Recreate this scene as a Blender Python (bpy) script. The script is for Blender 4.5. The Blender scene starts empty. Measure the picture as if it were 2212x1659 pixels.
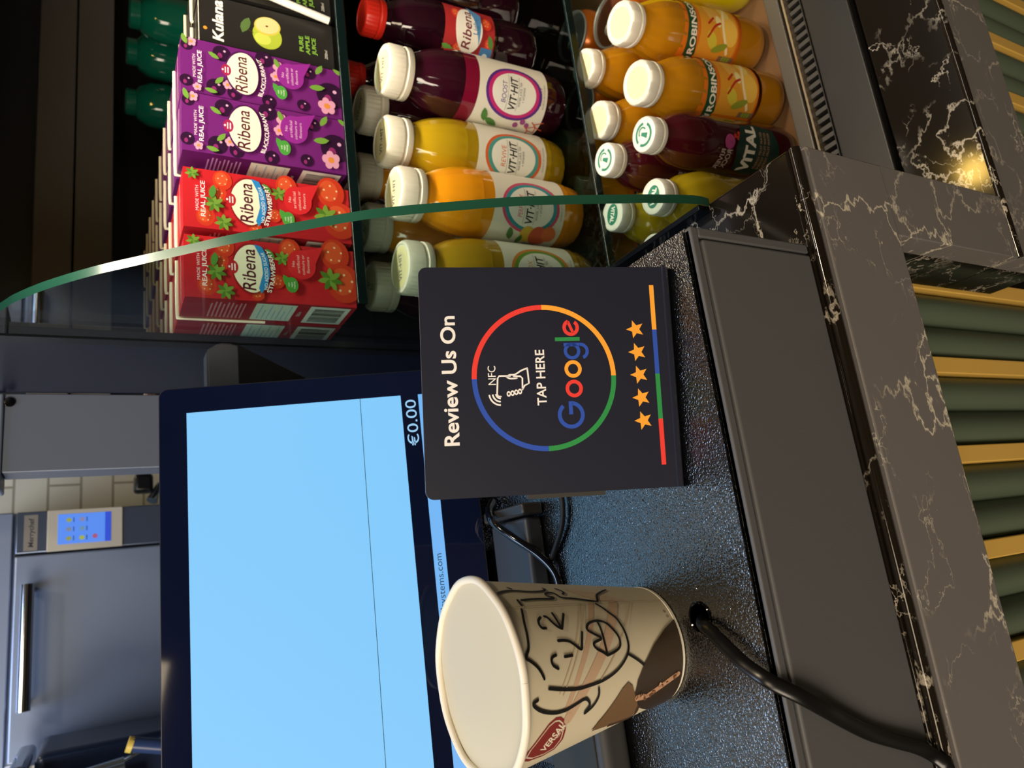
import bpy, bmesh, math, random
from mathutils import Vector, Matrix, geometry
R = math.radians
random.seed(7)
sc = bpy.context.scene
COL = sc.collection
Z0 = 1.0                      # height of the cash drawer's top above the floor

# ------------------------------------------------------------ camera, world, lights, exposure
def make_camera():
    p, y, r = 0.518474567, 0.289212704, -0.0178034909      # pitch down, yaw right, roll
    fwd = Vector((math.sin(y)*math.cos(p), math.cos(y)*math.cos(p), -math.sin(p)))
    rt = Vector((math.cos(y), -math.sin(y), 0)); dn = fwd.cross(rt)
    r2 = rt*math.cos(r) + dn*math.sin(r); d2 = -rt*math.sin(r) + dn*math.cos(r)
    cd = bpy.data.cameras.new('camera'); cam = bpy.data.objects.new('camera', cd); COL.objects.link(cam)
    # the phone was held sideways: image right is down, image up is right
    m = Matrix((d2, r2, -fwd)).transposed().to_4x4(); m.translation = (0, 0, Z0 + 0.26455)
    cam.matrix_world = m
    cd.sensor_width = 36; cd.lens = 1608.9*36/2212; cd.clip_start = 0.02
    cd.dof.use_dof = True; cd.dof.focus_distance = 0.42; cd.dof.aperture_fstop = 15
    sc.camera = cam
make_camera()
sc.view_settings.view_transform = 'Standard'; sc.view_settings.look = 'None'
sc.view_settings.gamma = 1; sc.view_settings.exposure = 0.0; sc.view_settings.use_curve_mapping = False
w = bpy.data.worlds.new('room_fill'); sc.world = w; w.use_nodes = True
w.node_tree.nodes['Background'].inputs[0].default_value = (1.0, .85, .66, 1)
w.node_tree.nodes['Background'].inputs[1].default_value = 0.10
def area(name, loc, size, power, col, aim, sy=None, spread=180):
    d = bpy.data.lights.new(name, 'AREA'); d.energy = power; d.color = col; d.size = size; d.spread = R(spread)
    if sy: d.shape = 'RECTANGLE'; d.size_y = sy
    o = bpy.data.objects.new(name, d); COL.objects.link(o); o.location = (loc[0], loc[1], loc[2])
    o.rotation_euler = (Vector(aim)-Vector(loc)).to_track_quat('-Z', 'Y').to_euler()
    return o
WARM = (1.0, .80, .55)
area('ceiling_lamp_light', (-.35, -.75, 2.62), .7, 14, WARM, (.1, .4, 1.0))
area('dining_room_light', (-1.7, -1.2, 2.1), 1.2, 58, (1, .84, .66), (.2, .3, .8))
area('counter_downlight_glow', (.75, .05, 2.62), .12, 9, WARM, (.3, .3, .9))
area('fridge_downlight_glow', (1.11, 1.15, 2.64), .10, 10, (1, .82, .45), (.6, .5, .8))
area('kitchen_lamp_light', (-.25, .65, 2.3), .6, 11, (.55, .72, 1.0), (0, 1.25, 1.2))
area('fridge_strip_light', (.66, .47, Z0+.42), .8, 2.7, (1, .90, .74), (.66, .515, Z0+.1), .03, 92)

# ------------------------------------------------------------ materials
def lin(h, a=1):
    if isinstance(h, str):
        h = h.lstrip('#'); h = [int(h[i:i+2], 16)/255 for i in (0, 2, 4)]
        return tuple([(c/12.92 if c <= .04045 else ((c+.055)/1.055)**2.4) for c in h] + [a])
    return tuple(list(h)[:3] + [a])
MC = {}
def M(name, col, rough=.5, metal=0, coat=0, trans=0, emit=0, ior=1.45, spec=.5, bump=None):
    if name in MC: return MC[name]
    m = bpy.data.materials.new(name); m.use_nodes = True; nt = m.node_tree
    b = nt.nodes['Principled BSDF']
    b.inputs['Base Color'].default_value = lin(col); b.inputs['Roughness'].default_value = rough
    b.inputs['Metallic'].default_value = metal; b.inputs['Coat Weight'].default_value = coat
    b.inputs['Coat Roughness'].default_value = .05
    b.inputs['Transmission Weight'].default_value = trans; b.inputs['IOR'].default_value = ior
    b.inputs['Specular IOR Level'].default_value = spec
    if emit:
        b.inputs['Emission Color'].default_value = lin(col); b.inputs['Emission Strength'].default_value = emit
        b.inputs['Base Color'].default_value = (0.01, .01, .01, 1)
    if bump:
        sc_, st, dist = bump
        tc = nt.nodes.new('ShaderNodeTexCoord'); n = nt.nodes.new('ShaderNodeTexNoise'); n.inputs['Scale'].default_value = sc_
        n.inputs['Detail'].default_value = 2
        bp = nt.nodes.new('ShaderNodeBump'); bp.inputs['Strength'].default_value = st; bp.inputs['Distance'].default_value = dist
        nt.links.new(tc.outputs['Object'], n.inputs['Vector']); nt.links.new(n.outputs['Fac'], bp.inputs['Height'])
        nt.links.new(bp.outputs['Normal'], b.inputs['Normal'])
    MC[name] = m
    return m
def ink(h):                                     # printed colour
    if isinstance(h, bpy.types.Material): return h
    return M('ink_' + h.lstrip('#'), h, rough=.38)
def marble(name, base, vein, rough, seed, scale=9, spec=.5):
    m = bpy.data.materials.new(name); m.use_nodes = True; nt = m.node_tree; L = nt.links
    b = nt.nodes['Principled BSDF']; b.inputs['Roughness'].default_value = rough; b.inputs['Specular IOR Level'].default_value = spec
    N = nt.nodes.new; tc = N('ShaderNodeTexCoord'); mp = N('ShaderNodeMapping'); mp.inputs['Location'].default_value = (seed, seed*2.3, seed*.7)
    mp.inputs['Scale'].default_value = (.7, 1, 1.1); mp.inputs['Rotation'].default_value = (0, R(35), 0)
    L.new(tc.outputs['Object'], mp.inputs['Vector'])
    n1 = N('ShaderNodeTexNoise'); n1.inputs['Scale'].default_value = scale*1.1; n1.inputs['Detail'].default_value = 7; n1.inputs['Roughness'].default_value = .62
    L.new(mp.outputs['Vector'], n1.inputs['Vector'])
    mx = N('ShaderNodeMix'); mx.data_type = 'RGBA'; mx.blend_type = 'LINEAR_LIGHT'; mx.inputs[0].default_value = .085
    L.new(mp.outputs['Vector'], mx.inputs[6]); L.new(n1.outputs['Color'], mx.inputs[7])
    outs = []
    for s, w0, w1 in ((scale*1.25, .0, .020), (scale*2.9, .0, .018)):
        v = N('ShaderNodeTexVoronoi'); v.feature = 'DISTANCE_TO_EDGE'; v.inputs['Scale'].default_value = s
        L.new(mx.outputs[2], v.inputs['Vector'])
        r = N('ShaderNodeMapRange'); r.inputs['From Min'].default_value = w0; r.inputs['From Max'].default_value = w1
        r.inputs['To Min'].default_value = 1; r.inputs['To Max'].default_value = 0
        L.new(v.outputs['Distance'], r.inputs['Value']); outs.append(r)
    masks = []
    for k, (lo, hi, sc2) in enumerate(((.41, .55, scale*1.0), (.46, .62, scale*2.2))):
        n2 = N('ShaderNodeTexNoise'); n2.inputs['Scale'].default_value = sc2; n2.inputs['Detail'].default_value = 4
        mp2 = N('ShaderNodeMapping'); mp2.inputs['Location'].default_value = (3+k*5+seed, 1, 2); L.new(tc.outputs['Object'], mp2.inputs['Vector'])
        L.new(mp2.outputs['Vector'], n2.inputs['Vector'])
        r2 = N('ShaderNodeMapRange'); r2.inputs['From Min'].default_value = lo; r2.inputs['From Max'].default_value = hi
        L.new(n2.outputs['Fac'], r2.inputs['Value'])
        mu = N('ShaderNodeMath'); mu.operation = 'MULTIPLY'; L.new(outs[k].outputs[0], mu.inputs[0]); L.new(r2.outputs[0], mu.inputs[1]); masks.append(mu)
    ad = N('ShaderNodeMath'); ad.operation = 'MAXIMUM'; L.new(masks[0].outputs[0], ad.inputs[0]); L.new(masks[1].outputs[0], ad.inputs[1])
    cl = N('ShaderNodeMix'); cl.data_type = 'RGBA'; cl.inputs[6].default_value = lin(base); cl.inputs[7].default_value = lin(vein)
    L.new(ad.outputs[0], cl.inputs[0]); L.new(cl.outputs[2], b.inputs['Base Color'])
    return m
def glass(name, tint, ior=1.42):
    m = bpy.data.materials.new(name); m.use_nodes = True; nt = m.node_tree; nt.nodes.remove(nt.nodes['Principled BSDF'])
    N = nt.nodes.new; t = N('ShaderNodeBsdfTransparent'); t.inputs[0].default_value = lin(tint)
    g = N('ShaderNodeBsdfGlossy'); g.inputs['Roughness'].default_value = .02; f = N('ShaderNodeFresnel'); ge = N('ShaderNodeNewGeometry'); ma = N('ShaderNodeMath'); ma.operation = 'MULTIPLY_ADD'
    ma.inputs[1].default_value = 1/ior-ior; ma.inputs[2].default_value = ior
    x = N('ShaderNodeMixShader'); L = nt.links; L.new(ge.outputs['Backfacing'], ma.inputs[0]); L.new(ma.outputs[0], f.inputs['IOR'])
    L.new(f.outputs[0], x.inputs[0]); L.new(t.outputs[0], x.inputs[1]); L.new(g.outputs[0], x.inputs[2])
    L.new(x.outputs[0], nt.nodes['Material Output'].inputs[0]); return m

BLACK = M('black_plastic', '0c0d10', .35); BLACKG = M('black_gloss', '06070a', .06)
CHAR = M('charcoal_metal', '26272a', .45, .3); STEEL = M('brushed_steel', '8e949c', .28, .9)
MARB = marble('honed_dark_marble', '686564', 'd0c8b4', .42, 1.3)
MARBG = marble('polished_dark_marble', '17130f', 'b9b0a0', .10, 4.1)
GLASS = glass('clear_glass', 'e4efec'); GEDGE_MAT = M('green_glass_edge', '22513f', .2)
SHELFG = glass('shelf_glass', '9aa8a4'); SHELFE = M('dark_glass_edge', '0b1a1a', .15)

# ------------------------------------------------------------ mesh helpers
class MB:
    """collects shapes, builds ONE mesh object"""
    def __init__(s): s.v = []; s.f = []; s.m = []; s.mats = []; s.smooth = []
    def mi(s, m):
        m = ink(m)
        if m not in s.mats: s.mats.append(m)
        return s.mats.index(m)
    def add(s, vs, fs, m, smooth=False):
        k = len(s.v); s.v += [tuple(v) for v in vs]; i = s.mi(m)
        for f in fs: s.f.append([a+k for a in f]); s.m.append(i); s.smooth.append(smooth)
    def box(s, a, b, m):
        x0, y0, z0 = a; x1, y1, z1 = b
        s.add([(x0,y0,z0),(x1,y0,z0),(x1,y1,z0),(x0,y1,z0),(x0,y0,z1),(x1,y0,z1),(x1,y1,z1),(x0,y1,z1)],
              [(0,3,2,1),(4,5,6,7),(0,1,5,4),(1,2,6,5),(2,3,7,6),(3,0,4,7)], m)
    def rbox(s, a, b, m, r=.003, seg=3):
        bm = bmesh.new(); bmesh.ops.create_cube(bm, size=1)
        for v in bm.verts: v.co = Vector([(a[i]+b[i])/2 + v.co[i]*(b[i]-a[i]) for i in range(3)])
        bmesh.ops.bevel(bm, geom=bm.edges[:], offset=r, segments=seg, affect='EDGES', profile=.5)
        s.bm(bm, m, True)
    def bm(s, bm, m, smooth=False):
        bm.verts.ensure_lookup_table(); bmesh.ops.recalc_face_normals(bm, faces=bm.faces[:]); bm.verts.index_update()
        bm.normal_update(); k = len(s.f); mean = sum(f.calc_area() for f in bm.faces)/len(bm.faces)
        flat = [max(abs(c) for c in f.normal) > .9999 or f.calc_area() > 3*mean for f in bm.faces]
        s.add([v.co.copy() for v in bm.verts], [[v.index for v in f.verts] for f in bm.faces], m, smooth); bm.free()
        for i, q in enumerate(flat):
            if q: s.smooth[k+i] = False
    def prism(s, pts, m, ax, lo, hi, bev=0):
        """outline pts (2D) extruded along axis ax between lo and hi"""
        bm = bmesh.new()
        def P(p, t): return Vector({'x': (t, p[0], p[1]), 'y': (p[0], t, p[1]), 'z': (p[0], p[1], t)}[ax])
        A = [bm.verts.new(P(p, lo)) for p in pts]; B = [bm.verts.new(P(p, hi)) for p in pts]
        n = len(pts); bm.faces.new(A); bm.faces.new(B[::-1])
        for i in range(n): bm.faces.new([A[i], B[i], B[(i+1) % n], A[(i+1) % n]])
        if bev: bmesh.ops.bevel(bm, geom=bm.edges[:], offset=bev, segments=2, affect='EDGES')
        s.bm(bm, m, bool(bev))
    def lathe(s, prof, m, seg=40, fl=None, smooth=True, c=(0, 0, 0)):
        vs = []; fs = []; n = len(prof)
        for (r, z) in prof:
            for k in range(seg):
                a = 2*math.pi*k/seg; rr = r*(fl(a, z) if fl else 1)
                vs.append((c[0]+rr*math.sin(a), c[1]-rr*math.cos(a), c[2]+z))
        for i in range(n-1):
            for k in range(seg):
                q = (k+1) % seg; fs.append((i*seg+k, i*seg+q, (i+1)*seg+q, (i+1)*seg+k))
        if prof[0][0] > 1e-6: fs.append(tuple(range(seg))[::-1])
        if prof[-1][0] > 1e-6: fs.append(tuple((n-1)*seg+k for k in range(seg)))
        s.add(vs, fs, m, smooth)
    def tube(s, pts, r, m, seg=10, flat=1.0, up=(0, 0, 1)):
        pts = [Vector(p) for p in pts]; vs = []; fs = []; n = len(pts)
        for i, p in enumerate(pts):
            t = (pts[min(i+1, n-1)]-pts[max(i-1, 0)]).normalized()
            u = Vector(up) - t*t.dot(Vector(up))
            if u.length < 1e-4: u = Vector((1, 0, 0)) - t*t.x
            u.normalize(); w_ = t.cross(u); rr = r[i] if isinstance(r, (list, tuple)) else r
            for k in range(seg):
                a = 2*math.pi*k/seg; vs.append(p + u*(rr*flat*math.sin(a)) + w_*(rr*math.cos(a)))
        for i in range(n-1):
            for k in range(seg):
                q = (k+1) % seg; fs.append((i*seg+k, i*seg+q, (i+1)*seg+q, (i+1)*seg+k))
        fs.append(tuple(range(seg))[::-1]); fs.append(tuple((n-1)*seg+k for k in range(seg)))
        s.add(vs, fs, m, True)
    def build(s, name, parent=None, o=(0, 0, 0)):
        me = bpy.data.meshes.new(name)
        me.from_pydata([(v[0]-o[0], v[1]-o[1], v[2]-o[2]) for v in s.v], [], s.f)
        for m in s.mats: me.materials.append(m)
        me.polygons.foreach_set('material_index', s.m); me.polygons.foreach_set('use_smooth', s.smooth)
        me.update()
        ob = bpy.data.objects.new(name, me); COL.objects.link(ob)
        if any(s.smooth):
            bm = bmesh.new(); bm.from_mesh(me)
            bmesh.ops.recalc_face_normals(bm, faces=bm.faces[:])
            for e in bm.edges:
                if len(e.link_faces) == 2 and e.calc_face_angle(0) > R(38): e.smooth = False
            bm.to_mesh(me); bm.free()
        if parent is not None: ob.parent = parent
        return ob
def catmull(P, k=8):
    P = [Vector(p) for p in P]; out = []
    for i in range(len(P)-1):
        a, b, c, d = P[max(i-1, 0)], P[i], P[i+1], P[min(i+2, len(P)-1)]
        for j in range(k):
            t = j/k; out.append(.5*((2*b)+(c-a)*t+(2*a-5*b+4*c-d)*t*t+(3*b-a-3*c+d)*t**3))
    out.append(P[-1]); return out

# ---- flat artwork: polygons, strokes and lettering laid on a surface, ONE mesh per printed part
TC = {}
def glyphs(s, bold=0, shear=0):
    k = (s, bold, shear)
    if k not in TC:
        cu = bpy.data.curves.new('t', 'FONT'); cu.body = s; cu.size = 1; cu.offset = bold; cu.shear = shear; cu.resolution_u = 5
        ob = bpy.data.objects.new('t', cu); COL.objects.link(ob)
        dg = bpy.context.evaluated_depsgraph_get(); ev = ob.evaluated_get(dg); me = ev.to_mesh()
        TC[k] = ([(v.co.x, v.co.y) for v in me.vertices], [list(p.vertices) for p in me.polygons])
        ev.to_mesh_clear(); bpy.data.objects.remove(ob); bpy.data.curves.remove(cu)
    return TC[k]
class Art:
    def __init__(s): s.it = []; s.L = 0
    def _a(s, v, f, m, L):
        s.L += .15; s.it.append((v, f, ink(m), s.L if L is None else L))
    def poly(s, pts, m, L=None):
        pts = [tuple(p) for p in pts]
        tri = geometry.tessellate_polygon([[Vector((p[0], p[1], 0)) for p in pts]])
        f = []
        for t in tri:
            a, b, c = [pts[i] for i in t]
            cr = (b[0]-a[0])*(c[1]-a[1])-(b[1]-a[1])*(c[0]-a[0]); f.append(list(t) if cr > 0 else list(t)[::-1])
        s._a(pts, f, m, L)
    def rect(s, x0, y0, x1, y1, m, L=None): s._a([(x0,y0),(x1,y0),(x1,y1),(x0,y1)], [[0,1,2,3]], m, L)
    def ell(s, cx, cy, rx, ry, m, L=None, n=36, rot=0, egg=0):
        c, d = math.cos(R(rot)), math.sin(R(rot)); P = []
        for k in range(n):
            a = 2*math.pi*k/n; x = rx*math.cos(a)*(1-egg*math.sin(a)); y = ry*math.sin(a); P.append((cx+x*c-y*d, cy+x*d+y*c))
        s._a(P, [list(range(n))], m, L)
    def ring(s, cx, cy, r0, r1, m, a0=0, a1=360, L=None, n=24, ar=1):
        v = []; f = []
        for k in range(n+1):
            a = R(a0+(a1-a0)*k/n)
            v += [(cx+r0*math.cos(a), cy+r0*ar*math.sin(a)), (cx+r1*math.cos(a), cy+r1*ar*math.sin(a))]
            if k: f.append([2*k-2, 2*k-1, 2*k+1, 2*k])
        s._a(v, f, m, L)
    def stroke(s, pts, w, m, L=None, sm=True, sx=1):
        P = [Vector((p[0], p[1])) for p in pts]
        if sm and len(P) > 2: P = [Vector((q.x, q.y)) for q in catmull([(p.x, p.y, 0) for p in P], 5)]
        v = []; f = []
        for i, p in enumerate(P):
            t = P[min(i+1, len(P)-1)]-P[max(i-1, 0)]; t = Vector((t.x*sx, t.y))
            if t.length < 1e-9: t = Vector((1, 0))
            t.normalize(); n = Vector((-t.y, t.x))*w/2; n.x /= sx
            v += [tuple(p-n), tuple(p+n)]
            if i: f.append([2*i-2, 2*i, 2*i+1, 2*i-1])
        s._a(v, f, m, L)
        for p in (P[0], P[-1]): s.ell(p.x, p.y, w/2/sx, w/2, m, L, 10)
    def text(s, t, x, y, h, m, w=None, al='C', rot=0, bold=0, shear=0, L=None, arc=0, sx=1):
        V, F = glyphs(t, bold, shear); H = max(v[1] for v in glyphs('H', bold)[0])
        x0 = min(v[0] for v in V); x1 = max(v[0] for v in V); k = h/H; kx = (w/(x1-x0)) if w else k*sx
        W = (x1-x0)*kx; ox = {'L': 0, 'C': -W/2, 'R': -W}[al]; c, d = math.cos(R(rot)), math.sin(R(rot)); o = []
        for a, b in V:
            px, py = (a-x0)*kx+ox, b*k
            if arc: py += arc*(px/(W/2))**2
            o.append((x+px*c-py*d, y+px*d+py*c))
        s._a(o, [list(f) for f in F], m, L)
    def build(s, name, fmap, parent=None, cut=None, eps=.0001):
        bmA = {}; out = MB()
        for v, f, m, L in s.it:
            bm = bmesh.new(); vs = [bm.verts.new((a[0], a[1], 0)) for a in v]
            for q in f:
                try: bm.faces.new([vs[i] for i in q])
                except ValueError: pass
            if cut:
                xs = [a[0] for a in v]; k = math.floor(min(xs)/cut)+1
                while k*cut < max(xs):
                    bmesh.ops.bisect_plane(bm, geom=bm.verts[:]+bm.edges[:]+bm.faces[:], plane_co=(k*cut, 0, 0), plane_no=(1, 0, 0)); k += 1
            bm.verts.index_update()
            out.add([fmap(q.co.x, q.co.y, eps*L) for q in bm.verts], [[q.index for q in g.verts] for g in bm.faces], m)
            bm.free()
        return out.build(name, parent)
FRONT = lambda x, y, h: (x, -h, y)
def cyl(rf):                                     # wrap artwork round an upright axis; x is arc length
    r0 = rf(0) if callable(rf) else rf
    def g(x, y, h):
        r = (rf(y) if callable(rf) else rf)+h; a = x/r0; return (r*math.sin(a), -r*math.cos(a), y)
    return g
# ---- objects
def tag(o, label=None, cat=None, group=None, kind=None):
    if label: o['label'] = label
    if cat: o['category'] = cat
    if group: o['group'] = group
    if kind: o['kind'] = kind
    return o
def thing(name, loc, label, cat, group=None, rot=(0, 0, 0)):
    o = bpy.data.objects.new(name, None); COL.objects.link(o); o.location = loc; o.rotation_euler = rot; o.empty_display_size = .02
    return tag(o, label, cat, group)
def copy_tree(o, parent=None):
    kids = [c for c in bpy.data.objects if c.parent == o]
    c = o.copy(); COL.objects.link(c); c.parent = parent
    for k in kids: copy_tree(k, c)
    return c
# ---- measured outlines: drawing and prints on the cup (angle, height mm), fridge glass profile (y, z)
DOODLE=[[(0.992,99.8),(1.032,95.9),(1.051,90.0),(1.036,82.9),(1.039,77.2),(1.063,72.7),(1.101,71.0),(1.131,71.5)],[(1.12,91.6),(1.095,90.3)],[(0.866,92.1),(0.825,92.1),(0.786,91.8)],[(0.865,90.0),(0.878,84.9),(0.885,79.0),(0.884,72.3),(0.916,70.7),(0.923,72.8),(0.957,73.9),(0.994,73.0),(1.019,69.9),(0.996,68.0),(0.933,67.1),(0.905,65.3),(0.887,59.2),(0.851,51.9),(0.825,46.7),(0.831,45.8),(0.962,43.0),(1.058,37.7),(1.132,32.9)],[(1.124,64.3),(1.076,62.5),(1.019,62.0),(0.978,63.5)],[(0.727,93.1),(0.57,95.1),(0.424,96.2),(0.307,97.4),(0.24,99.3),(0.21,100.0),(0.171,97.7),(0.115,95.1),(0.054,93.4),(-0.006,92.3)],[(0.483,84.6),(0.488,86.7),(0.528,87.6),(0.578,87.0),(0.613,85.2)],[(0.621,82.8),(0.608,81.5),(0.546,79.9),(0.491,78.1),(0.46,76.0)],[(0.657,77.5),(0.573,76.9),(0.487,76.2)],[(0.639,71.3),(0.535,74.0),(0.46,75.9)],[(0.332,80.4),(0.327,77.1),(0.306,74.0),(0.262,71.7),(0.205,68.6),(0.277,67.2),(0.391,65.2)],[(0.192,83.7),(0.181,85.7),(0.151,86.8),(0.1,86.4),(0.058,83.9)],[(0.16,79.0),(0.16,74.7)],[(0.084,53.7),(0.134,56.4),(0.173,59.0),(0.217,60.5),(0.254,59.8),(0.291,55.0),(0.353,58.4),(0.402,61.2),(0.435,61.5),(0.486,59.6),(0.513,55.9),(0.513,52.2),(0.475,48.7),(0.399,46.4),(0.302,44.3),(0.213,43.9),(0.144,45.4),(0.106,49.1),(0.084,53.7)],[(0.497,53.6),(0.405,53.3),(0.256,53.7),(0.154,53.8),(0.084,53.7)],[(0.774,48.3),(0.705,45.9),(0.617,43.6),(0.533,41.0),(0.43,39.8),(0.321,39.0),(0.185,39.0),(0.1,39.8),(0.004,42.4),(-0.096,47.5),(-0.157,53.2),(-0.19,59.7),(-0.197,67.0),(-0.194,74.1),(-0.148,83.8),(-0.108,90.3)],[(0.051,40.9),(-0.037,35.9),(-0.126,31.8),(-0.215,28.5),(-0.242,26.2)],[(-0.185,96.8),(-0.212,99.4),(-0.282,96.2),(-0.336,91.5),(-0.374,85.7),(-0.377,79.9),(-0.354,75.0),(-0.33,70.1),(-0.356,67.7),(-0.425,66.4),(-0.503,69.2),(-0.466,65.2),(-0.412,62.6),(-0.341,61.0),(-0.261,61.1)]]
BEAN=[(0.426,2.4),(0.29,11.8),(0.082,22.7),(-0.142,31.0),(-0.33,35.4),(-0.51,36.6),(-0.801,31.0),(-1.24,11.7),(-1.24,1.7),(-1.031,-1.7),(-0.692,-0.0),(-0.403,1.4),(0.066,1.7),(0.27,1.8)]
BEAN2=[(-0.308,41.9),(-0.378,38.8),(-0.51,36.6),(-0.801,31.0),(-1.026,31.6),(-0.935,48.2),(-0.871,60.3),(-0.744,58.0),(-0.543,51.5),(-0.374,45.8)]
CREMA=[(-0.586,34.4),(-0.632,28.5),(-0.601,22.8),(-0.529,14.7),(-0.454,6.2)]
BANDA=[(0.807,50.5),(0.433,59.1),(0.181,65.6),(-0.023,71.3),(-0.219,76.3),(-0.383,80.1)]
BANDB=[(0.797,36.5),(0.404,46.8),(0.127,56.0),(-0.094,64.4),(-0.3,72.2),(-0.495,78.5)]
LINES=[[(0.802,58.3),(0.45,66.5),(0.188,73.3),(-0.008,78.9),(-0.192,84.3)],[(0.8,55.7),(0.444,64.0),(0.18,70.9),(-0.027,76.7),(-0.221,82.4)],[(0.808,25.3),(0.382,38.1),(0.041,50.2),(-0.193,60.4)]]
TRI=[(1.139,59.3),(1.073,44.0),(0.828,26.0),(0.855,42.9),(0.974,53.0)]
SEAM=[(0.759,101.7),(0.775,78.4),(0.804,46.4),(0.835,1.1)]
LOGO=[(-0.441,82.9),(-0.504,80.0),(-0.602,78.6),(-0.778,78.4),(-0.924,81.0),(-0.958,87.3),(-0.92,95.6),(-0.846,100.5),(-0.734,99.3),(-0.586,94.4),(-0.467,89.6),(-0.428,85.9)]
LOGOT=[(-0.562,83.0),(-0.814,90.6)]
RECYC=[(0.594,5.8),(0.499,5.5)]
GEDGE=[(0.3167,-0.0939),(0.3162,-0.0798),(0.3243,-0.0473),(0.33,-0.0292),(0.3379,-0.004),(0.3511,0.0341),(0.3672,0.0698),(0.384,0.1044),(0.4003,0.1306),(0.4401,0.1832),(0.4656,0.2127),(0.4876,0.2376),(0.5101,0.2628),(0.5388,0.2891),(0.5646,0.3076),(0.5798,0.3155),(0.6088,0.3304)]
# ------------------------------------------------------------ the setting
def struct(name, mb): return tag(mb.build(name), kind='structure')
m = MB(); m.box((-2.2, -2.4, -.05), (3.0, 1.75, 0), M('floor_tile', '4a443d', .4)); struct('floor', m)
m = MB(); m.box((-2.2, -2.4, 2.75), (3.0, 1.75, 2.8), M('ceiling_paint', '5a554c', .7)); struct('ceiling', m)
def tiles():
    mm = bpy.data.materials.new('white_wall_tile'); mm.use_nodes = True; nt = mm.node_tree; L = nt.links; b = nt.nodes['Principled BSDF']
    tc = nt.nodes.new('ShaderNodeTexCoord'); sp = nt.nodes.new('ShaderNodeSeparateXYZ'); cb = nt.nodes.new('ShaderNodeCombineXYZ'); br = nt.nodes.new('ShaderNodeTexBrick')
    L.new(tc.outputs['Object'], sp.inputs[0]); L.new(sp.outputs[0], cb.inputs[0]); L.new(sp.outputs[2], cb.inputs[1])
    mp = nt.nodes.new('ShaderNodeMapping'); mp.inputs['Location'].default_value = (.035, -Z0-.0085, 0); L.new(cb.outputs[0], mp.inputs[0]); L.new(mp.outputs[0], br.inputs[0])
    br.inputs['Scale'].default_value = 1; br.inputs['Brick Width'].default_value = .15; br.inputs['Row Height'].default_value = .0525; br.inputs['Mortar Size'].default_value = .0022
    br.inputs['Color1'].default_value = lin('e6dfce'); br.inputs['Color2'].default_value = lin('ddd6c4'); br.inputs['Mortar'].default_value = lin('a89f8c')
    L.new(br.outputs[0], b.inputs['Base Color']); b.inputs['Roughness'].default_value = .3
    return mm
m = MB(); m.box((-2.2, 1.6, 0), (3.0, 1.65, 2.75), tiles()); struct('wall_back', m)
WP = M('dining_wall_paint', '6b6357', .7)
m = MB(); m.box((-2.25, -2.4, 0), (-2.2, 1.65, 2.75), WP); struct('wall_left', m)
m = MB(); m.box((3.0, -2.4, 0), (3.05, 1.65, 2.75), WP); struct('wall_right', m)
m = MB(); m.box((-2.2, -2.45, 0), (3.0, -2.4, 2.75), WP); struct('wall_front', m)
def lamp(loc, s, col, e, label):
    t = thing('ceiling_light', loc, label, 'ceiling light', 'ceiling lights')
    m = MB(); m.lathe([(s*.6, 0), (s*.62, -.012), (s*.5, -.014), (s*.5, -.004), (0, -.004)], STEEL); m.build('trim_ring', t)
    m = MB(); m.lathe([(s*.49, -.006), (0, -.006)], M('lamp_'+col, col, .5, emit=e)); m.build('diffuser', t)
lamp((.75, .05, 2.75), .14, 'ffcf8c', 18, 'round ceiling light above the marble counter, nearer the customer')
lamp((1.11, 1.15, 2.75), .14, 'ffc95a', 22, 'round yellow ceiling light above the back of the drinks fridge')

# ------------------------------------------------------------ service counter: fascia, polished top, fluted green front
OC = (0, .30, 0)
t = thing('service_counter', OC, 'dark veined marble counter with green fluted front and brass strips', 'counter')
ZC = Z0-.0925; XR = .222; YC = .2436
m = MB(); m.rbox((-1.6, YC+.0065, ZC-.035), (XR, .80, ZC), MARBG, .002); m.build('countertop', t, OC)
m = MB(); m.rbox((-1.6, YC-.0003, ZC-.0785), (XR, YC+.018, ZC-.0075), MARB, .0012)
m.rbox((.173, YC, Z0-.3108), (XR, YC+.018, ZC-.070), MARB, .0008); m.build('fascia', t, OC)
m = MB(); m.tube([(-1.6, YC+.0035, ZC-.0025), (XR-.001, YC+.0035, ZC-.0025)], .0034, MARBG, 12); m.build('edge_moulding', t, OC)
m = MB(); m.box((.1735, YC+.018, Z0-.3108), (XR, .30, ZC-.035), MARBG); m.build('end_pier', t, OC)
GRN = M('green_fluted_panel', '4d5a49', .42)
def flutes(x0, x1, centres, y, zb, zt, name, parent, o):
    P = []; pts = []
    cs = sorted(centres)
    for a, b in zip(cs[:-1], cs[1:]):
        lo, hi = a+.0065, b-.0065; n = 2; w_ = (hi-lo)/n
        for k in range(n):
            for j in range(9):
                q = j/8; pts.append((lo+w_*(k+q), y-.010*math.sin(math.pi*q)**.7 if 0 < q < 1 else y))
        pts.append((hi, y+.002)); pts.append((hi+.013, y+.002))
    m = MB(); v = []; f = []
    for i, (x, yy) in enumerate(pts):
        v += [(x, yy, zb), (x, yy, zt)]
        if i: f.append((2*i-2, 2*i, 2*i+1, 2*i-1))
    m.add(v, f, GRN, True); m.box((cs[0], y+.003, zb), (cs[-1], y+.02, zt), GRN)
    m.build(name, parent, o)
BR = M('brushed_brass', 'f2c562', .36, .35)
YP = .312
cs = [-.0905+.0672*k for k in range(-8, 5)]
flutes(-1, 1, cs, YP, .1, ZC-.035, 'fluted_panel', t, OC)
for x in cs:
    m = MB(); m.rbox((x-.0065, YP-.009, .1), (x+.0065, YP+.004, ZC-.036), BR, .001); m.build('brass_strip', t, OC)

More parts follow.
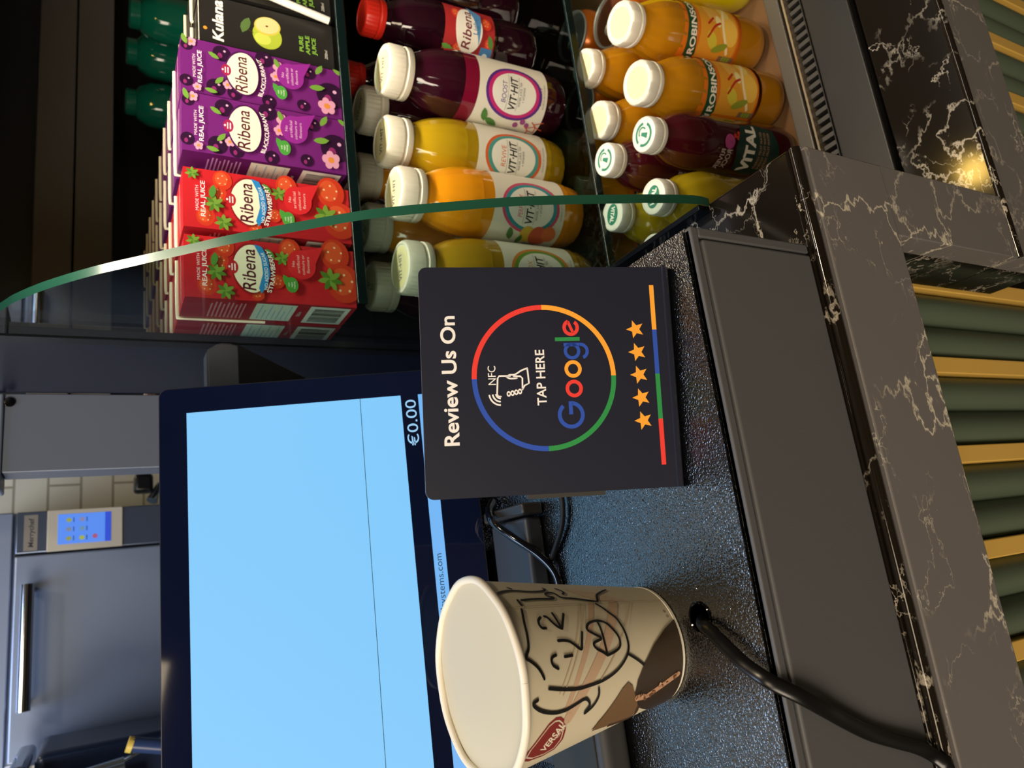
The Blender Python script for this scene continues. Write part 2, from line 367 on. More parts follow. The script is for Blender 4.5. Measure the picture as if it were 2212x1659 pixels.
# ------------------------------------------------------------ grab-and-go fridge
OF = (.7, .6, 0)
F = thing('display_fridge', OF, 'black open drinks fridge with curved glass side and glass shelves', 'fridge')
ZL = Z0-.311
m = MB(); m.rbox((.1735, YC-.0012, ZL-.067), (1.9, YC+.02, ZL-.0022), MARB, .0015)
m.rbox((XR+.0005, YC+.0005, ZL-.03), (1.9, .305, ZL), MARBG, .0015); m.box((.1735, YC+.02, ZL-.0665), (XR, .30, ZL-.001), MARBG)
m.build('marble_ledge', F, OF)
m = MB(); m.tube([(.1737, YC, ZL-.0015), (1.9, YC, ZL-.0015)], .0026, MARBG, 10); m.build('ledge_edge', F, OF)
cs = [.246+.0672*k-.006 for k in range(0, 12)]
flutes(0, 1, cs, YP-.02, .1, ZL-.06, 'fluted_panel', F, OF)
for x in cs:
    m = MB(); m.rbox((x-.0065, YP-.029, .1), (x+.0065, YP-.016, ZL-.06), BR, .001); m.build('brass_strip', F, OF)
DK = M('fridge_black_metal', '1b1a1a', .35, .2)
m = MB(); m.rbox((XR+.001, .308, ZL-.03), (1.6, .350, ZL+.004), DK, .0015)
m.box((XR+.001, .345, ZL-.04), (1.6, .392, ZL-.016), DK); m.build('front_deck', F, OF)
m = MB()
for k in range(150):                             # air return slots: one strip of pattern
    x = XR+.012+k*.009; m.box((x, .352, ZL-.016), (x+.0042, .366, ZL+.001), M('grille_grey', '35322e', .5, .3))
m.box((XR+.002, .366, ZL-.016), (1.6, .368, ZL+.006), M('grille_trim', 'a39682', .25, .7)); m.box((XR+.002, .351, ZL-.016), (1.6, .352, ZL+.003), DK)
m.build('air_grille', F, OF)
m = MB(); m.rbox((XR+.001, .371, ZL-.05), (1.6, .386, ZL+.006), M('tray_lip_grey', '4f4a42', .35, .4), .001); m.build('tray_lip', F, OF)
ZT = Z0-.330; Z2 = Z0-.152; Z1 = Z0+.0735
m = MB(); m.box((XR+.002, .386, ZT-.01), (1.6, 1.13, ZT), M('tray_floor', '8b6b4c', .35)); m.build('tray_floor', F, OF)
for nm, z, y in (('upper', Z1, .548), ('lower', Z2, .500)):
    m = MB(); m.box((XR+.007, y+.002, z-.007), (1.6, 1.13, z-.0002), SHELFG); s_ = m.build('shelf', F, OF)
    m = MB(); m.rbox((XR+.007, y-.002, z-.0082), (1.6, y+.0015, z+.0004), SHELFE, .0008)
    e_ = m.build('front_edge', None, OF); e_.parent = s_
def side_glass():
    g = [(y, Z0+z) for y, z in GEDGE]
    g = [(q.x, q.y) for q in catmull([(a, b, 0) for a, b in g], 4)]
    out = g+[(.632, Z0+.345), (.632, ZC)]
    x0, x1 = .2195, .2258; m = MB(); bm = bmesh.new()
    for x in (x0, x1):
        vs = [bm.verts.new((x, a, b)) for a, b in out]; bm.faces.new(vs)
    m.bm(bm, GLASS); p = m.build('side_glass', F, OF)
    m = MB(); v = []; f = []
    for i, (a, b) in enumerate(g):
        v += [(x0, a, b), (x1, a, b)]
        if i: f.append((2*i-2, 2*i-1, 2*i+1, 2*i))
    m.add(v, f, GEDGE_M, True); q = m.build('polished_edge', None, OF); q.parent = p
GEDGE_M = GEDGE_MAT
side_glass()
m = MB(); m.rbox((.2155, .316, ZC), (.2195, .632, ZC+.010), M('glass_channel', '10161c', .2, .6), .0006); m.build('glass_channel', F, OF)
m = MB(); m.box((.2185, .632, ZC), (.2265, .645, Z0+.8), M('post_black', '0d1218', .3)); m.build('rear_post', F, OF)
FB = M('fridge_side_black', '141a2b', .32)
m = MB(); m.box((.2215, .645, ZC), (.2265, .802, Z0+.8), FB); m.build('side_panel', F, OF)
m = MB(); m.box((.227, 1.135, ZT-.01), (1.6, 1.16, Z0+.8), M('fridge_back', '05070b', .5)); m.build('back_panel', F, OF)
m = MB(); m.rbox((.2266, 1.06, Z0+.285), (1.6, 1.134, Z0+.330), M('band_grey', '6e6b68', .5), .002); m.build('rear_rail', F, OF)
m = MB(); m.rbox((.2266, 1.07, Z0+.237), (1.6, 1.134, Z0+.2835), M('band_grey', '6e6b68', .5), .002); m.build('rear_rail', F, OF)
m = MB(); m.box((.2266, 1.09, Z0+.330), (1.6, 1.134, Z0+.42), M('band_dark', '363a41', .5)); m.build('rear_upper_panel', F, OF)
m = MB(); m.box((.2266, .62, Z0+.47), (1.6, 1.134, Z0+.49), FB); m.rbox((.2266, .47, Z0+.424), (1.6, .62, Z0+.49), FB, .003); m.build('canopy', F, OF)
m = MB(); m.lathe([(.024, 0), (.024, -.004), (0, -.004)], M('canopy_lamp_glow', 'ffcf66', emit=40), 24, c=(.566, .578, Z0+.4238)); m.build('canopy_lamp', F, OF)

# ------------------------------------------------------------ cash drawer
def cash_drawer():
    o = (-.05, .2531, ZC)
    t = thing('cash_drawer', o, 'black textured metal cash drawer with a round cable hole', 'cash drawer')
    tex = bpy.data.materials.new('textured_black_enamel'); tex.use_nodes = True; nt = tex.node_tree; L = nt.links; b = nt.nodes['Principled BSDF']
    b.inputs['Base Color'].default_value = lin('060709'); b.inputs['Roughness'].default_value = .12; b.inputs['Specular IOR Level'].default_value = .8; b.inputs['IOR'].default_value = 1.9
    N = nt.nodes.new; tc = N('ShaderNodeTexCoord'); n = N('ShaderNodeTexNoise'); n.inputs['Scale'].default_value = 900; n.inputs['Detail'].default_value = 1.2; n.inputs['Distortion'].default_value = .6
    n3 = N('ShaderNodeTexNoise'); n3.inputs['Scale'].default_value = 9
    bp = N('ShaderNodeBump'); bp.inputs['Strength'].default_value = .8; bp.inputs['Distance'].default_value = .0005
    L.new(tc.outputs['Object'], n.inputs[0]); L.new(n.outputs['Fac'], bp.inputs['Height']); L.new(bp.outputs[0], b.inputs['Normal'])
    mat_ = M('matte_black_enamel', '505153', .5, bump=(820, .25, .0002))
    bm = bmesh.new(); bmesh.ops.create_cube(bm, size=1)
    a, c = (-.26, .2531, ZC+.001), (.1613, .62, Z0)
    for v in bm.verts: v.co = Vector([(a[i]+c[i])/2+v.co[i]*(c[i]-a[i]) for i in range(3)])
    bmesh.ops.bevel(bm, geom=bm.edges[:], offset=.0022, segments=4, affect='EDGES')
    mb = MB(); mb.bm(bm, tex, True); body = mb.build('housing', t, o)
    # a real hole through the lid
    h = MB(); h.lathe([(.0068, -.03), (.0068, .03)], BLACK, 32, smooth=False, c=(-.0312-o[0], .2932-o[1], Z0-o[2])); ho = h.build('cut')
    md = body.modifiers.new('hole', 'BOOLEAN'); md.object = ho; md.operation = 'DIFFERENCE'; md.solver = 'EXACT'
    ho.parent = t; bpy.context.view_layer.update()
    dg = bpy.context.evaluated_depsgraph_get(); me = bpy.data.meshes.new_from_object(body.evaluated_get(dg)); body.modifiers.clear(); body.data = me
    bpy.data.objects.remove(ho)
    mb = MB(); mb.rbox((-.26, .2508, ZC+.001), (.1545, .256, Z0-.0085), mat_, .0016, 3); mb.build('front_panel', t, o)
    mb = MB(); mb.rbox((-.26, .2514, Z0-.0072), (.1611, .2562, Z0-.0022), mat_, .0010, 3); mb.rbox((.1556, .2514, ZC+.001), (.1611, .2562, Z0-.0072), mat_, .0010, 3)
    mb.build('front_rim', t, o)
    mb = MB(); mb.lathe([(.0072, 0), (.0078, .0005), (.0072, .0009), (.0066, .0005), (.0072, 0)], BLACKG, 36, c=(-.0312, .2932, Z0)); mb.build('hole_grommet', t, o)
    return t
cash_drawer()
def cable(name, pts, r, label, flat=1, m_=None, up=(0, 0, 1)):
    o = pts[0]; mb = MB(); q = catmull(pts, 8)
    rr = r if not isinstance(r, list) else [r[min(int(i*len(r)/len(q)), len(r)-1)] for i in range(len(q))]
    mb.tube(q, rr, m_ or M('cable_black', '0a0a0b', .16, coat=.6), 14, flat, up)
    ob = mb.build(name, None, o); ob.location = o; return tag(ob, label, 'cable')
cable('flat_cable', [(-.0312, .2935, Z0-.02), (-.0315, .2925, Z0-.004), (-.0335, .287, Z0+.0045), (-.0385, .279, Z0+.006), (-.0455, .270, Z0+.0065), (-.0515, .262, Z0+.0065), (-.0580, .2525, Z0+.004),
   (-.0655, .2465, Z0-.006), (-.0730, .2455, Z0-.018), (-.0805, .2465, Z0-.031), (-.0885, .2472, Z0-.046), (-.0950, .2475, Z0-.062), (-.1005, .2470, Z0-.076), (-.1060, .2462, Z0-.0855), (-.1110, .2440, Z0-.0895), (-.116, .2445, Z0-.091), (-.14, .246, Z0-.0915)],
   .0034, 'flat black cable from the drawer lid hole, hanging over the drawer front', .38, M('cable_flat_black', '0c0c0d', .27), up=(.25, -.6, .75))

# ------------------------------------------------------------ paper cup
def paper_cup():
    rb, rt, hc = .0290, .0445, .1042
    t = thing('paper_cup', (-.0438, .3374, Z0), 'cream paper coffee cup with a marker-drawn face, empty', 'cup')
    PAP = M('cup_paper', 'c9c0a6', .5); INN = M('cup_inner_lining', 'c4bda6', .4); RIM = M('cup_rim_white', 'e2dccb', .35)
    rf = lambda z: rb+(rt-rb)*z/hc
    mb = MB(); mb.lathe([(rb-.0005, .0008), (rb, .0002), (rb+.0001, .001), (rf(.1015), .1015)], PAP, 96); wall_ = mb.build('wall', t)
    mb = MB(); mb.lathe([(0, .008), (rb-.0015, .008), (rf(.03)-.0012, .03), (rf(.102)-.0011, .102)], INN, 96); mb.build('lining', t)
    mb = MB(); n = 96; q = []
    for k in range(n+1):
        a = 2*math.pi*k/n; w_ = .00035*math.sin(5*a)+.0002*math.sin(11*a); q.append(((rt+w_)*math.sin(a), -(rt+w_)*math.cos(a), hc-.0016+.0006*math.sin(2*a+.5)))
    mb.tube(q, .0019, RIM, 10); mb.build('rolled_rim', t)
    mb = MB(); mb.lathe([(rb-.0006, 0), (rb+.0004, .0006), (rb+.0006, .0022), (rb+.0002, .0026)], RIM, 72); mb.build('base_rim', t)
    k0 = .037
    def mp(x, y, h):
        a = x/k0; z = min(max(y, .0026), .1005); r = rf(z)+h+.00008; return (r*math.sin(a), -r*math.cos(a), z)
    C = lambda L: [(a*k0, z/1000) for a, z in L]
    A = Art()
    A.poly(C(TRI), 'c9b498'); A.stroke(C(BANDA), .0026, 'bfa286'); A.stroke(C(BANDB), .0050, 'bfa286')
    for l in LINES: A.stroke(C(l), .0005, 'bba88a')
    A.stroke(C(SEAM), .0003, 'a89c82')
    A.poly(C(BEAN2), '70563a'); A.poly(C(BEAN), '34281a')
    bx = C(BEAN2); A.stroke([bx[3], bx[4], bx[5]], .0022, '453220')
    A.stroke(C(CREMA), .0034, 'b98f70')
    rnd = random.Random(3)
    cr = C(CREMA)
    for k in range(30):
        q = rnd.random()*(len(cr)-1); i = int(q); fx = cr[i][0]+(cr[i+1][0]-cr[i][0])*(q-i); fz = cr[i][1]+(cr[i+1][1]-cr[i][1])*(q-i)
        A.ell(fx+rnd.uniform(-.002, .002), fz+rnd.uniform(-.002, .003), rnd.uniform(.0004, .0012), rnd.uniform(.0004, .001), rnd.choice(['c79f80', '6b4d33', '9a7556']), n=7)
    A.build('coffee_bean_print', mp, t, cut=.002, eps=.0002)
    A = Art(); lg = C(LOGO); cx = sum(p[0] for p in lg)/len(lg); cz = sum(p[1] for p in lg)/len(lg)
    A.poly(lg, '7e2c28'); A.poly([(cx+(p[0]-cx)*.86, cz+(p[1]-cz)*.86) for p in lg], 'd3cab0'); A.poly([(cx+(p[0]-cx)*.80, cz+(p[1]-cz)*.80) for p in lg], '7e2c28')
    (xa, za), (xb, zb) = C(LOGOT); rot = math.degrees(math.atan2(za-zb, xa-xb))
    A.text('VERSAL', (xa+xb)/2-.001, (za+zb)/2-.003, .0042, 'e5dcc6', w=math.hypot(xa-xb, za-zb)*1.15, rot=rot, bold=.02)
    A.text('OFFEE', (xa+xb)/2+.0015, (za+zb)/2-.0062, .0016, 'e5dcc6', rot=rot)
    A.build('logo_print', mp, t, cut=.002, eps=.0002)
    A = Art(); r_ = C(RECYC)
    for p in r_: A.ring(p[0], p[1], .0006, .0009, '6d6653', n=12)
    A.text('M', r_[0][0], r_[0][1]-.0004, .0008, '6d6653'); A.build('recycling_mark', mp, t, cut=.002, eps=.0002)
    A = Art()
    for s_ in DOODLE: A.stroke(C(s_), .00128, M('marker_ink', '101010', .45), L=2+.02*len(A.it))
    A.build('marker_face_drawing', mp, t, cut=.002, eps=.0002)
    return t
paper_cup()

# ------------------------------------------------------------ review stand
def review_sign():
    B = Vector((.03258, .28465, Z0)); yaw = math.atan2(-.15362, .98813)
    t = thing('counter_sign', B, 'black review sign with a four-colour ring and five stars, standing on the drawer', 'sign', rot=(0, 0, yaw))
    W, H, th = .1136, .1319, R(20)
    PB = M('sign_black', '1e212f', .38); ED = M('sign_edge', '8c8a88', .3)
    def mp(x, y, h):                              # sheet leans back 20 degrees
        return (x, y*math.sin(th)-h*math.cos(th), y*math.cos(th)+h*math.sin(th))
    r = .004; out = []
    for cx, cy, a0 in ((W-r, H-r, 0), (r, H-r, 90)):
        for k in range(7): a = R(a0+15*k); out.append((cx+r*math.cos(a), cy+r*math.sin(a)))
    out += [(0, .003), (W, .003)]
    bm = bmesh.new(); A_ = [bm.verts.new(mp(p[0], p[1], 0)) for p in out]; B_ = [bm.verts.new(mp(p[0], p[1], -.0026)) for p in out]
    bm.faces.new(A_[::-1]); bm.faces.new(B_); n = len(out)
    mb = MB(); mb.bm(bm, PB); v = []; f = []
    for i in range(n):
        j = (i+1) % n; k = len(v); v += [mp(*out[i], 0), mp(*out[j], 0), mp(*out[j], -.0026), mp(*out[i], -.0026)]; f.append((k, k+1, k+2, k+3))
    mb.add(v, f, ED); mb.build('panel', t)
    # bend and foot running back from the bottom edge
    c = Vector((.0048, .0042)); pr = []
    for k in range(9):
        a = R(160+110*k/8); pr.append((c.x+.0042*math.cos(a), c.y+.0042*math.sin(a)))
    pr = [(math.sin(th)*.006, math.cos(th)*.006)]+pr+[(.05, 0), (.05, .0024), (.006, .0024), (.0042, .004), (math.sin(th)*.006+.0026, math.cos(th)*.006)]
    mb = MB(); mb.prism(pr, PB, 'x', 0, W); mb.build('foot', t)
    # foam pad behind the sheet
    mb = MB(); mb.prism([(.019, .038), (.031, .076), (.036, .074), (.024, .036)], M('foam_grey', '34332f', .7), 'x', -.0022, .03); mb.build('rear_pad', t)
    k = .001
    A = Art(); BL, RD, YL, GN, WH = '2f52b5', 'e8413a', 'f7a93b', '2f8f4b', 'f1efec'
    cx, cy, r0, r1 = 57.4, 70.9, 34.2, 36.7
    for a0, a1, c_ in ((0, 90, RD), (90, 180, BL), (180, 270, GN), (270, 360, YL)): A.ring(cx*k, cy*k, r0*k, r1*k, c_, a0, a1, L=1)
    A.build('colour_ring', mp, t)
    A = Art(); A.text('Review Us On', 25.3*k, 115*k, 7.1*k, WH, w=63.7*k, al='L', bold=.022); A.text('TAP HERE', 43.4*k, 70.8*k, 4.6*k, WH, w=27.9*k, al='L', bold=.015); A.text('NFC', 54.3*k, 95.7*k, 3.8*k, WH, w=9.4*k, al='L')
    A.build('white_lettering', mp, t)
    A = Art(); x = 31.0
    # word drawn from its own letter shapes
    by = 52.0
    A.ring(38.2*k, (by+6.6)*k, 4.9*k, 6.9*k, BL, 40, 352, L=1, n=40); A.rect(38.4*k, (by+5.6)*k, 45*k, (by+7.6)*k, BL, 1)
    A.ring(51.3*k, (by+4.3)*k, 2.6*k, 4.45*k, RD, L=1, n=36); A.ring(61.2*k, (by+4.3)*k, 2.6*k, 4.45*k, YL, L=1, n=36)
    A.ring(70.3*k, (by+4.3)*k, 2.6*k, 4.3*k, BL, L=1, n=36); A.rect(72.7*k, (by+.4)*k, 74.5*k, (by+8.5)*k, BL, 1); A.ring(70.2*k, (by-.1)*k, 2.6*k, 4.3*k, BL, 200, 366, L=1)
    A.rect(75.5*k, by*k, 77.4*k, (by+12.8)*k, GN, 1)
    A.ring(82.3*k, (by+4.3)*k, 2.5*k, 4.3*k, RD, 22, 325, L=1, n=32); A.poly([(79.9*k, (by+2.6)*k), (85.8*k, (by+5.0)*k), (85.2*k, (by+6.4)*k), (79.4*k, (by+4.0)*k)], RD, 1)
    A.build('brand_lettering', mp, t)
    for sx_, sy_ in ((34, 20.6), (45.7, 20.9), (57.4, 21.2), (69.1, 21.4), (80.9, 21.7)):
        A = Art(); P = []
        for q in range(10): a = R(90+36*q); rr = 4.9 if q % 2 == 0 else 2.15; P.append(((sx_+rr*math.cos(a))*k, (sy_+.6+rr*math.sin(a))*k))
        A.poly(P, YL, 1); A.build('star', mp, t)
    A = Art()
    for a, b, c_ in ((11.4, 34.6, RD), (34.6, 57.7, GN), (57.7, 80.6, BL), (80.6, 104, YL)): A.rect(a*k, 10.9*k, b*k, 13.3*k, c_, 1)
    A.build('colour_bar', mp, t)
    A = Art(); K = lambda L: [(a*k, b*k) for a, b in L]
    # phone held in a hand with radio waves
    A.stroke(K([(48.4, 93.6), (48.6, 94.9), (49.6, 95.4), (57.4, 94.8), (58.6, 94.0), (58.5, 88.5)]), .8*k, WH, 1, sm=False)
    A.stroke(K([(58.4, 86.8), (58.2, 83.4), (57.2, 82.4), (52.0, 82.6)]), .8*k, WH, 1, sm=False)
    A.stroke(K([(58.0, 90.3), (59.0, 88.8), (59.2, 86.0), (61.0, 82.9), (62.2, 79.7)]), .8*k, WH, 1)
    A.stroke(K([(58.0, 90.3), (57.2, 88.4), (57.3, 85.2)]), .8*k, WH, 1)
    A.stroke(K([(62.2, 79.7), (54.6, 79.2), (53.6, 81.4), (51.6, 82.6)]), .8*k, WH, 1, sm=False)
    for q in range(4): A.ring((49.6+.35*q)*k, (89.6-1.9*q)*k, .6*k, 1.4*k, WH, 0, 360, L=1, n=18, ar=.75)
    for rr in (2.4, 4.0, 5.7): A.ring(49.9*k, 93.6*k, (rr-.4)*k, (rr+.4)*k, WH, 95, 178, L=1)
    A.build('tap_icon', mp, t)
    return t
review_sign()

# ------------------------------------------------------------ customer display
def monitor():
    th = R(20); Y0 = .49
    o = (-.03, Y0, Z0+.012)
    t = thing('customer_display', o, 'large black customer display with a pale blue lit screen, leaning back', 'monitor')
    k = .001
    def mp(x, y, h): return (x-o[0], y*math.sin(th)-h*math.cos(th), y*math.cos(th)+h*math.sin(th)-.012)
    def slab(x0, x1, y0, y1, d0, d1, r, mat, name):
        out = []
        for cx, cy, a0 in ((x1-r, y1-r, 0), (x0+r, y1-r, 90), (x0+r, y0+r, 180), (x1-r, y0+r, 270)):
            for q in range(7): a = R(a0+15*q); out.append((cx+r*math.cos(a), cy+r*math.sin(a)))
        bm = bmesh.new(); A_ = [bm.verts.new(mp(p[0], p[1], d0)) for p in out]; B_ = [bm.verts.new(mp(p[0], p[1], d1)) for p in out]
        bm.faces.new(A_); bm.faces.new(B_[::-1]); n = len(out)
        for i in range(n): bm.faces.new([A_[i], B_[i], B_[(i+1) % n], A_[(i+1) % n]])
        mb = MB(); mb.bm(bm, mat); return mb.build(name, t)
    slab(-.226, .1605, .0115, .234, -.0006, -.016, .006, M('display_frame', '2c2f38', .3, .3), 'housing')
    slab(-.2252, .1597, .0123, .2332, .0004, -.0006, .0055, M('display_glass', '0a1129', .045), 'front_glass')  # black glass; the navy in its colour stands in for a reflection
    A = Art(); A.rect(-.206, .0625, .1414, .2150, M('screen_blue', '80ccff', emit=.95), 1); A.stroke([(-.206, .0945), (.1412, .0925)], .0004, '10283c', 2, sm=False)
    A.build('lit_screen', mp, t, eps=.0005)
    A = Art(); A.rect(-.206, .0405, .1412, .0495, M('screen_strip', '74bcff', emit=.9), 1); A.text('lsystems.com', .0221, .0437, .0044, M('screen_text_dark', '24466b', .5), w=.0385, al='R', L=2)
    A.build('lit_footer', mp, t, eps=.0005)
    A = Art(); A.text('\u20ac0.00', .1375, .0517, .0078, M('screen_text', '9fd6ff', emit=.9), w=.0352, al='R', L=1); A.build('price_text', mp, t, eps=.0005)
    # stand behind the housing
    mb = MB(); mb.prism([(.040, .055), (.075, .12), (.095, .12), (.085, -.012), (.060, -.012)], BLACK, 'x', -.02, .05); mb.build('stand_neck', t)
monitor()
o = (-.06, .46, Z0)
t = thing('display_footplate', o, 'low grey riser of the blue display stand, right of the paper cup', 'footplate')  # base plate of the customer display, built as a separate thing
m = MB(); m.rbox((-.115, .428, Z0), (.0365, .478, Z0+.013), M('foot_grey', '2b2f37', .42), .003); m.build('foot', t, o)
m = MB(); m.rbox((.0375, .425, Z0), (.0455, .482, Z0+.016), M('foot_cap', '2c2b2b', .35), .002); m.build('end_cap', t, o)
o = (-.14, .41, Z0)
t = thing('card_terminal', o, 'dark grey rounded plastic block behind the left side of the paper cup', 'card terminal')
m = MB(); m.rbox((-.22, .3655, Z0), (-.066, .4245, Z0+.020), M('terminal_grey', '2c2c2c', .5), .007, 5); m.build('casing', t, o)
m = MB(); m.rbox((-.215, .372, Z0+.0198), (-.074, .418, Z0+.0208), M('terminal_top', '272824', .6), .0004, 1); m.build('rubber_top', t, o)
cable('signal_cable', [(.054, .484, Z0+.006), (.046, .470, Z0+.017), (.036, .452, Z0+.024), (.024, .436, Z0+.019), (.012, .424, Z0+.010), (0, .416, Z0+.004), (-.012, .414, Z0+.0025), (-.03, .416, Z0+.0025)], .0026,
      'round black cable looping over the grey stand foot beside the cup', m_=M('cable_navy', '0b0d14', .12, coat=.4))
cable('power_lead', [(.070, .402, Z0+.003), (.045, .3965, Z0+.003), (.028, .400, Z0+.003), (.016, .410, Z0+.003), (.006, .4205, Z0+.003)], .0017, 'thin black lead lying on the drawer lid between sign and cup', m_=M('cable_matte', '08080a', .6))
# staff-side terminal behind the display
o = (.14, .61, Z0)
t = thing('till_terminal', o, 'charcoal till terminal behind the blue display, only its top corner showing', 'till')
m = MB(); m.prism([(-.05, Z0+.085), (.1830, Z0+.1033), (.2105, Z0+.162), (.2105, Z0+.1727), (.2040, Z0+.182), (-.05, Z0+.182)], M('terminal_charcoal', '3f4147', .45), 'y', .605, .625, .0015); m.build('casing', t, o)
m = MB(); m.prism([(-.048, Z0+.087), (.181, Z0+.105), (.2085, Z0+.1585), (-.048, Z0+.1585)], BLACK, 'y', .602, .605, .0004); m.build('back_cover', t, o)
m = MB(); m.box((.02, .628, ZC+.001), (.10, .640, Z0+.105), BLACK); m.box((.02, .6245, Z0+.09), (.10, .630, Z0+.15), BLACK); m.build('stand_column', t, o)
# ------------------------------------------------------------ juice cartons
BW, BD, BH = .0505, .0415, .1298
STRAW = M('straw_cream', 'e9dfc6', .35)
def leafs(A, x, y, s, rot, c='6f9a3c'):
    P = [(-1, 0), (-.5, .35), (0, .45), (.6, .3), (1, 0), (.6, -.3), (0, -.4), (-.5, -.3)]
    a, b = math.cos(R(rot)), math.sin(R(rot)); A.poly([(x+s*(p*a-q*b), y+s*(p*b+q*a)) for p, q in P], c)
def berry(A, x, y, r):
    A.ell(x, y, r, r*.95, '2c1030'); A.ell(x-r*.3, y+r*.2, r*.35, r*.25, '8b2a6a'); A.ell(x+r*.35, y-r*.3, r*.14, r*.14, 'd9a5c8', n=10)
def flower(A, x, y, r):
    for q in range(5): A.ell(x+r*.6*math.cos(R(72*q+10)), y+r*.6*math.sin(R(72*q+10)), r*.5, r*.4, 'd99ab4', n=12)
    A.ell(x, y, r*.35, r*.35, 'd98a3c', n=10)
def strawb(A, x, y, r, rot=0):
    A.ell(x, y, r, r*.85, 'c93a22'); A.ell(x+r*.1, y+r*.1, r*.7, r*.55, 'd8552f')
    for q in range(5): A.ell(x+r*.45*math.cos(R(72*q)), y+r*.4*math.sin(R(72*q)), r*.07, r*.07, 'f0c79a', n=6)
def crown(A, x, y, r):
    for q in range(7): leafs(A, x+r*.5*math.cos(R(51*q)), y+r*.5*math.sin(R(51*q)), r*.6, 51*q, '4f7a2a' if q % 2 else '74983a')
def carton_art(A, kind):
    W, H = BW, BH; f = lambda fx, fy: (fx*W, (1-fy)*H)
    pur = kind == 'blackcurrant'
    bg, dk, lt = ('6c2170', '4a1650', '8f2a90') if pur else ('c0232a', '8f1a22', 'd42a30')
    A.rect(0, 0, W, H, bg, .05)
    if pur:
        for x, y, r in ((.2, .03, .0055), (.86, .035, .005), (.17, .2, .0078), (.83, .24, .0075), (.12, .31, .006), (.9, .5, .0075), (.1, .52, .006), (.82, .79, .006), (.45, .93, .013), (.15, .74, .0055)): berry(A, *f(x, y), r)
        for x, y, r in ((.93, .06, .004), (.25, .27, .004), (.6, .57, .0045), (.78, .6, .006), (.1, .09, .0035), (.22, .9, .008)): flower(A, *f(x, y), r)
        for x, y, s, a in ((.95, .02, .005, 20), (.75, .19, .005, 60), (.3, .22, .005, 140), (.08, .17, .005, 80), (.92, .86, .006, 150), (.55, .84, .007, 100), (.95, .99, .005, 60), (.86, .58, .005, 20)): leafs(A, *f(x, y), s, a)
    else:
        for x, y, r in ((.2, .12, .008), (.6, .19, .0085), (.85, .22, .0085), (.75, .36, .008), (.9, .6, .010), (.35, .52, .006), (.9, .88, .014), (.4, .93, .017), (.12, .4, .006)): strawb(A, *f(x, y), r)
        for x, y, r in ((.9, .05, .005), (.12, .22, .0065), (.42, .17, .007), (.74, .55, .006), (.45, .84, .0095)): crown(A, *f(x, y), r)
        leafs(A, *f(.62, .16), .006, 170, '4f8a3a'); leafs(A, *f(.8, .48), .005, 40, '4f8a3a')
    A.text('MADE WITH', *f(.48, .082), .0022, 'ecdce2', w=W*.42); A.text('REAL JUICE', *f(.48, .118), .0032, 'f4e8ea', w=W*.6, bold=.01)
    x, y = f(.52, .36); A.ell(x, y, W*.42, H*.104, dk); A.ell(x, y, W*.395, H*.098, 'efe9cf', egg=.12)
    if not pur:
        A.poly([f(.12, .42), f(.2, .405), f(.45, .432), f(.7, .425), f(.93, .385), f(.90, .43), f(.72, .465), f(.45, .475), f(.25, .455)], '2b86c9')
        A.text('NO ADDED SUGAR', *f(.5, .462), .0026, 'f2f2f2', w=W*.62, arc=.0018, rot=3)
    A.text('Ribena', x-.001, y-.0038, .0098, '4f1a28', w=W*.68, shear=.12, bold=.008)
    x2, y2 = f(.52, .262); A.ell(x2, y2, W*.11, H*.03, '9c2350' if pur else 'b3242c'); A.rect(x2-.0028, y2-.002, x2+.0028, y2-.001, 'f2e4e6'); A.rect(x2-.0028, y2+.0002, x2+.0028, y2+.001, 'f2e4e6'); A.ell(x2, y2+.0026, .001, .0008, 'f2e4e6', n=8)
    A.text('BLACKCURRANT' if pur else 'STRAWBERRY', *f(.5, .505), .0034, 'f4ece8', w=W*.72, bold=.015, arc=.004, shear=.1)
    x3, y3 = f(.66, .665); A.ell(x3, y3, W*.25, H*.088, lt); A.poly([(x3+W*.02, y3-H*.085), (x3+W*.34, y3-H*.14), (x3+W*.25, y3-H*.02)], lt)
    for i, s_ in enumerate(('No', 'artificial', 'colours or', 'flavours')): A.text(s_, x3, y3+H*(.042-.03*i), .0022, 'e9b9dc' if pur else 'f3c4c0', w=W*(.1, .3, .34, .28)[i])
    x4, y4 = f(.3, .6); A.ell(x4, y4, W*.13, H*.038, '4b9a3f'); leafs(A, x4+.002, y4+.003, .007, 30, '4b9a3f')
    for i in range(3): A.text(('with', 'vegan', 'friendly')[i], x4, y4+.0018-.0022*i, .0014, 'e6f3dc')
def side_art(A, kind):
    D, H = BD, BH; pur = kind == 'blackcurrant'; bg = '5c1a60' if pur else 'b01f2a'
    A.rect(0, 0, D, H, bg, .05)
    for i in range(9): A.rect(D*.1, H*(.84-.023*i), D*(.86 if i % 3 else .78), H*(.849-.023*i), 'd98f98' if not pur else 'b887bd')
    A.rect(D*.08, H*.36, D*.92, H*.60, 'e6ead8'); 
    for i in range(7): A.rect(D*.14, H*(.385+.029*i), D*(.6 if i % 2 else .86), H*(.391+.029*i), '9cc0d6')
    A.text('200ml', D*.5, H*.315, .0028, 'f0dcd8')
    A.rect(D*.06, H*.03, D*.94, H*.28, 'eeeae0'); rnd = random.Random(5); x = D*.14
    while x < D*.82: w_ = rnd.choice((.0005, .0009, .0014)); A.rect(x, H*.06, x+w_, H*.25, '252528'); x += w_+rnd.choice((.0006, .001))
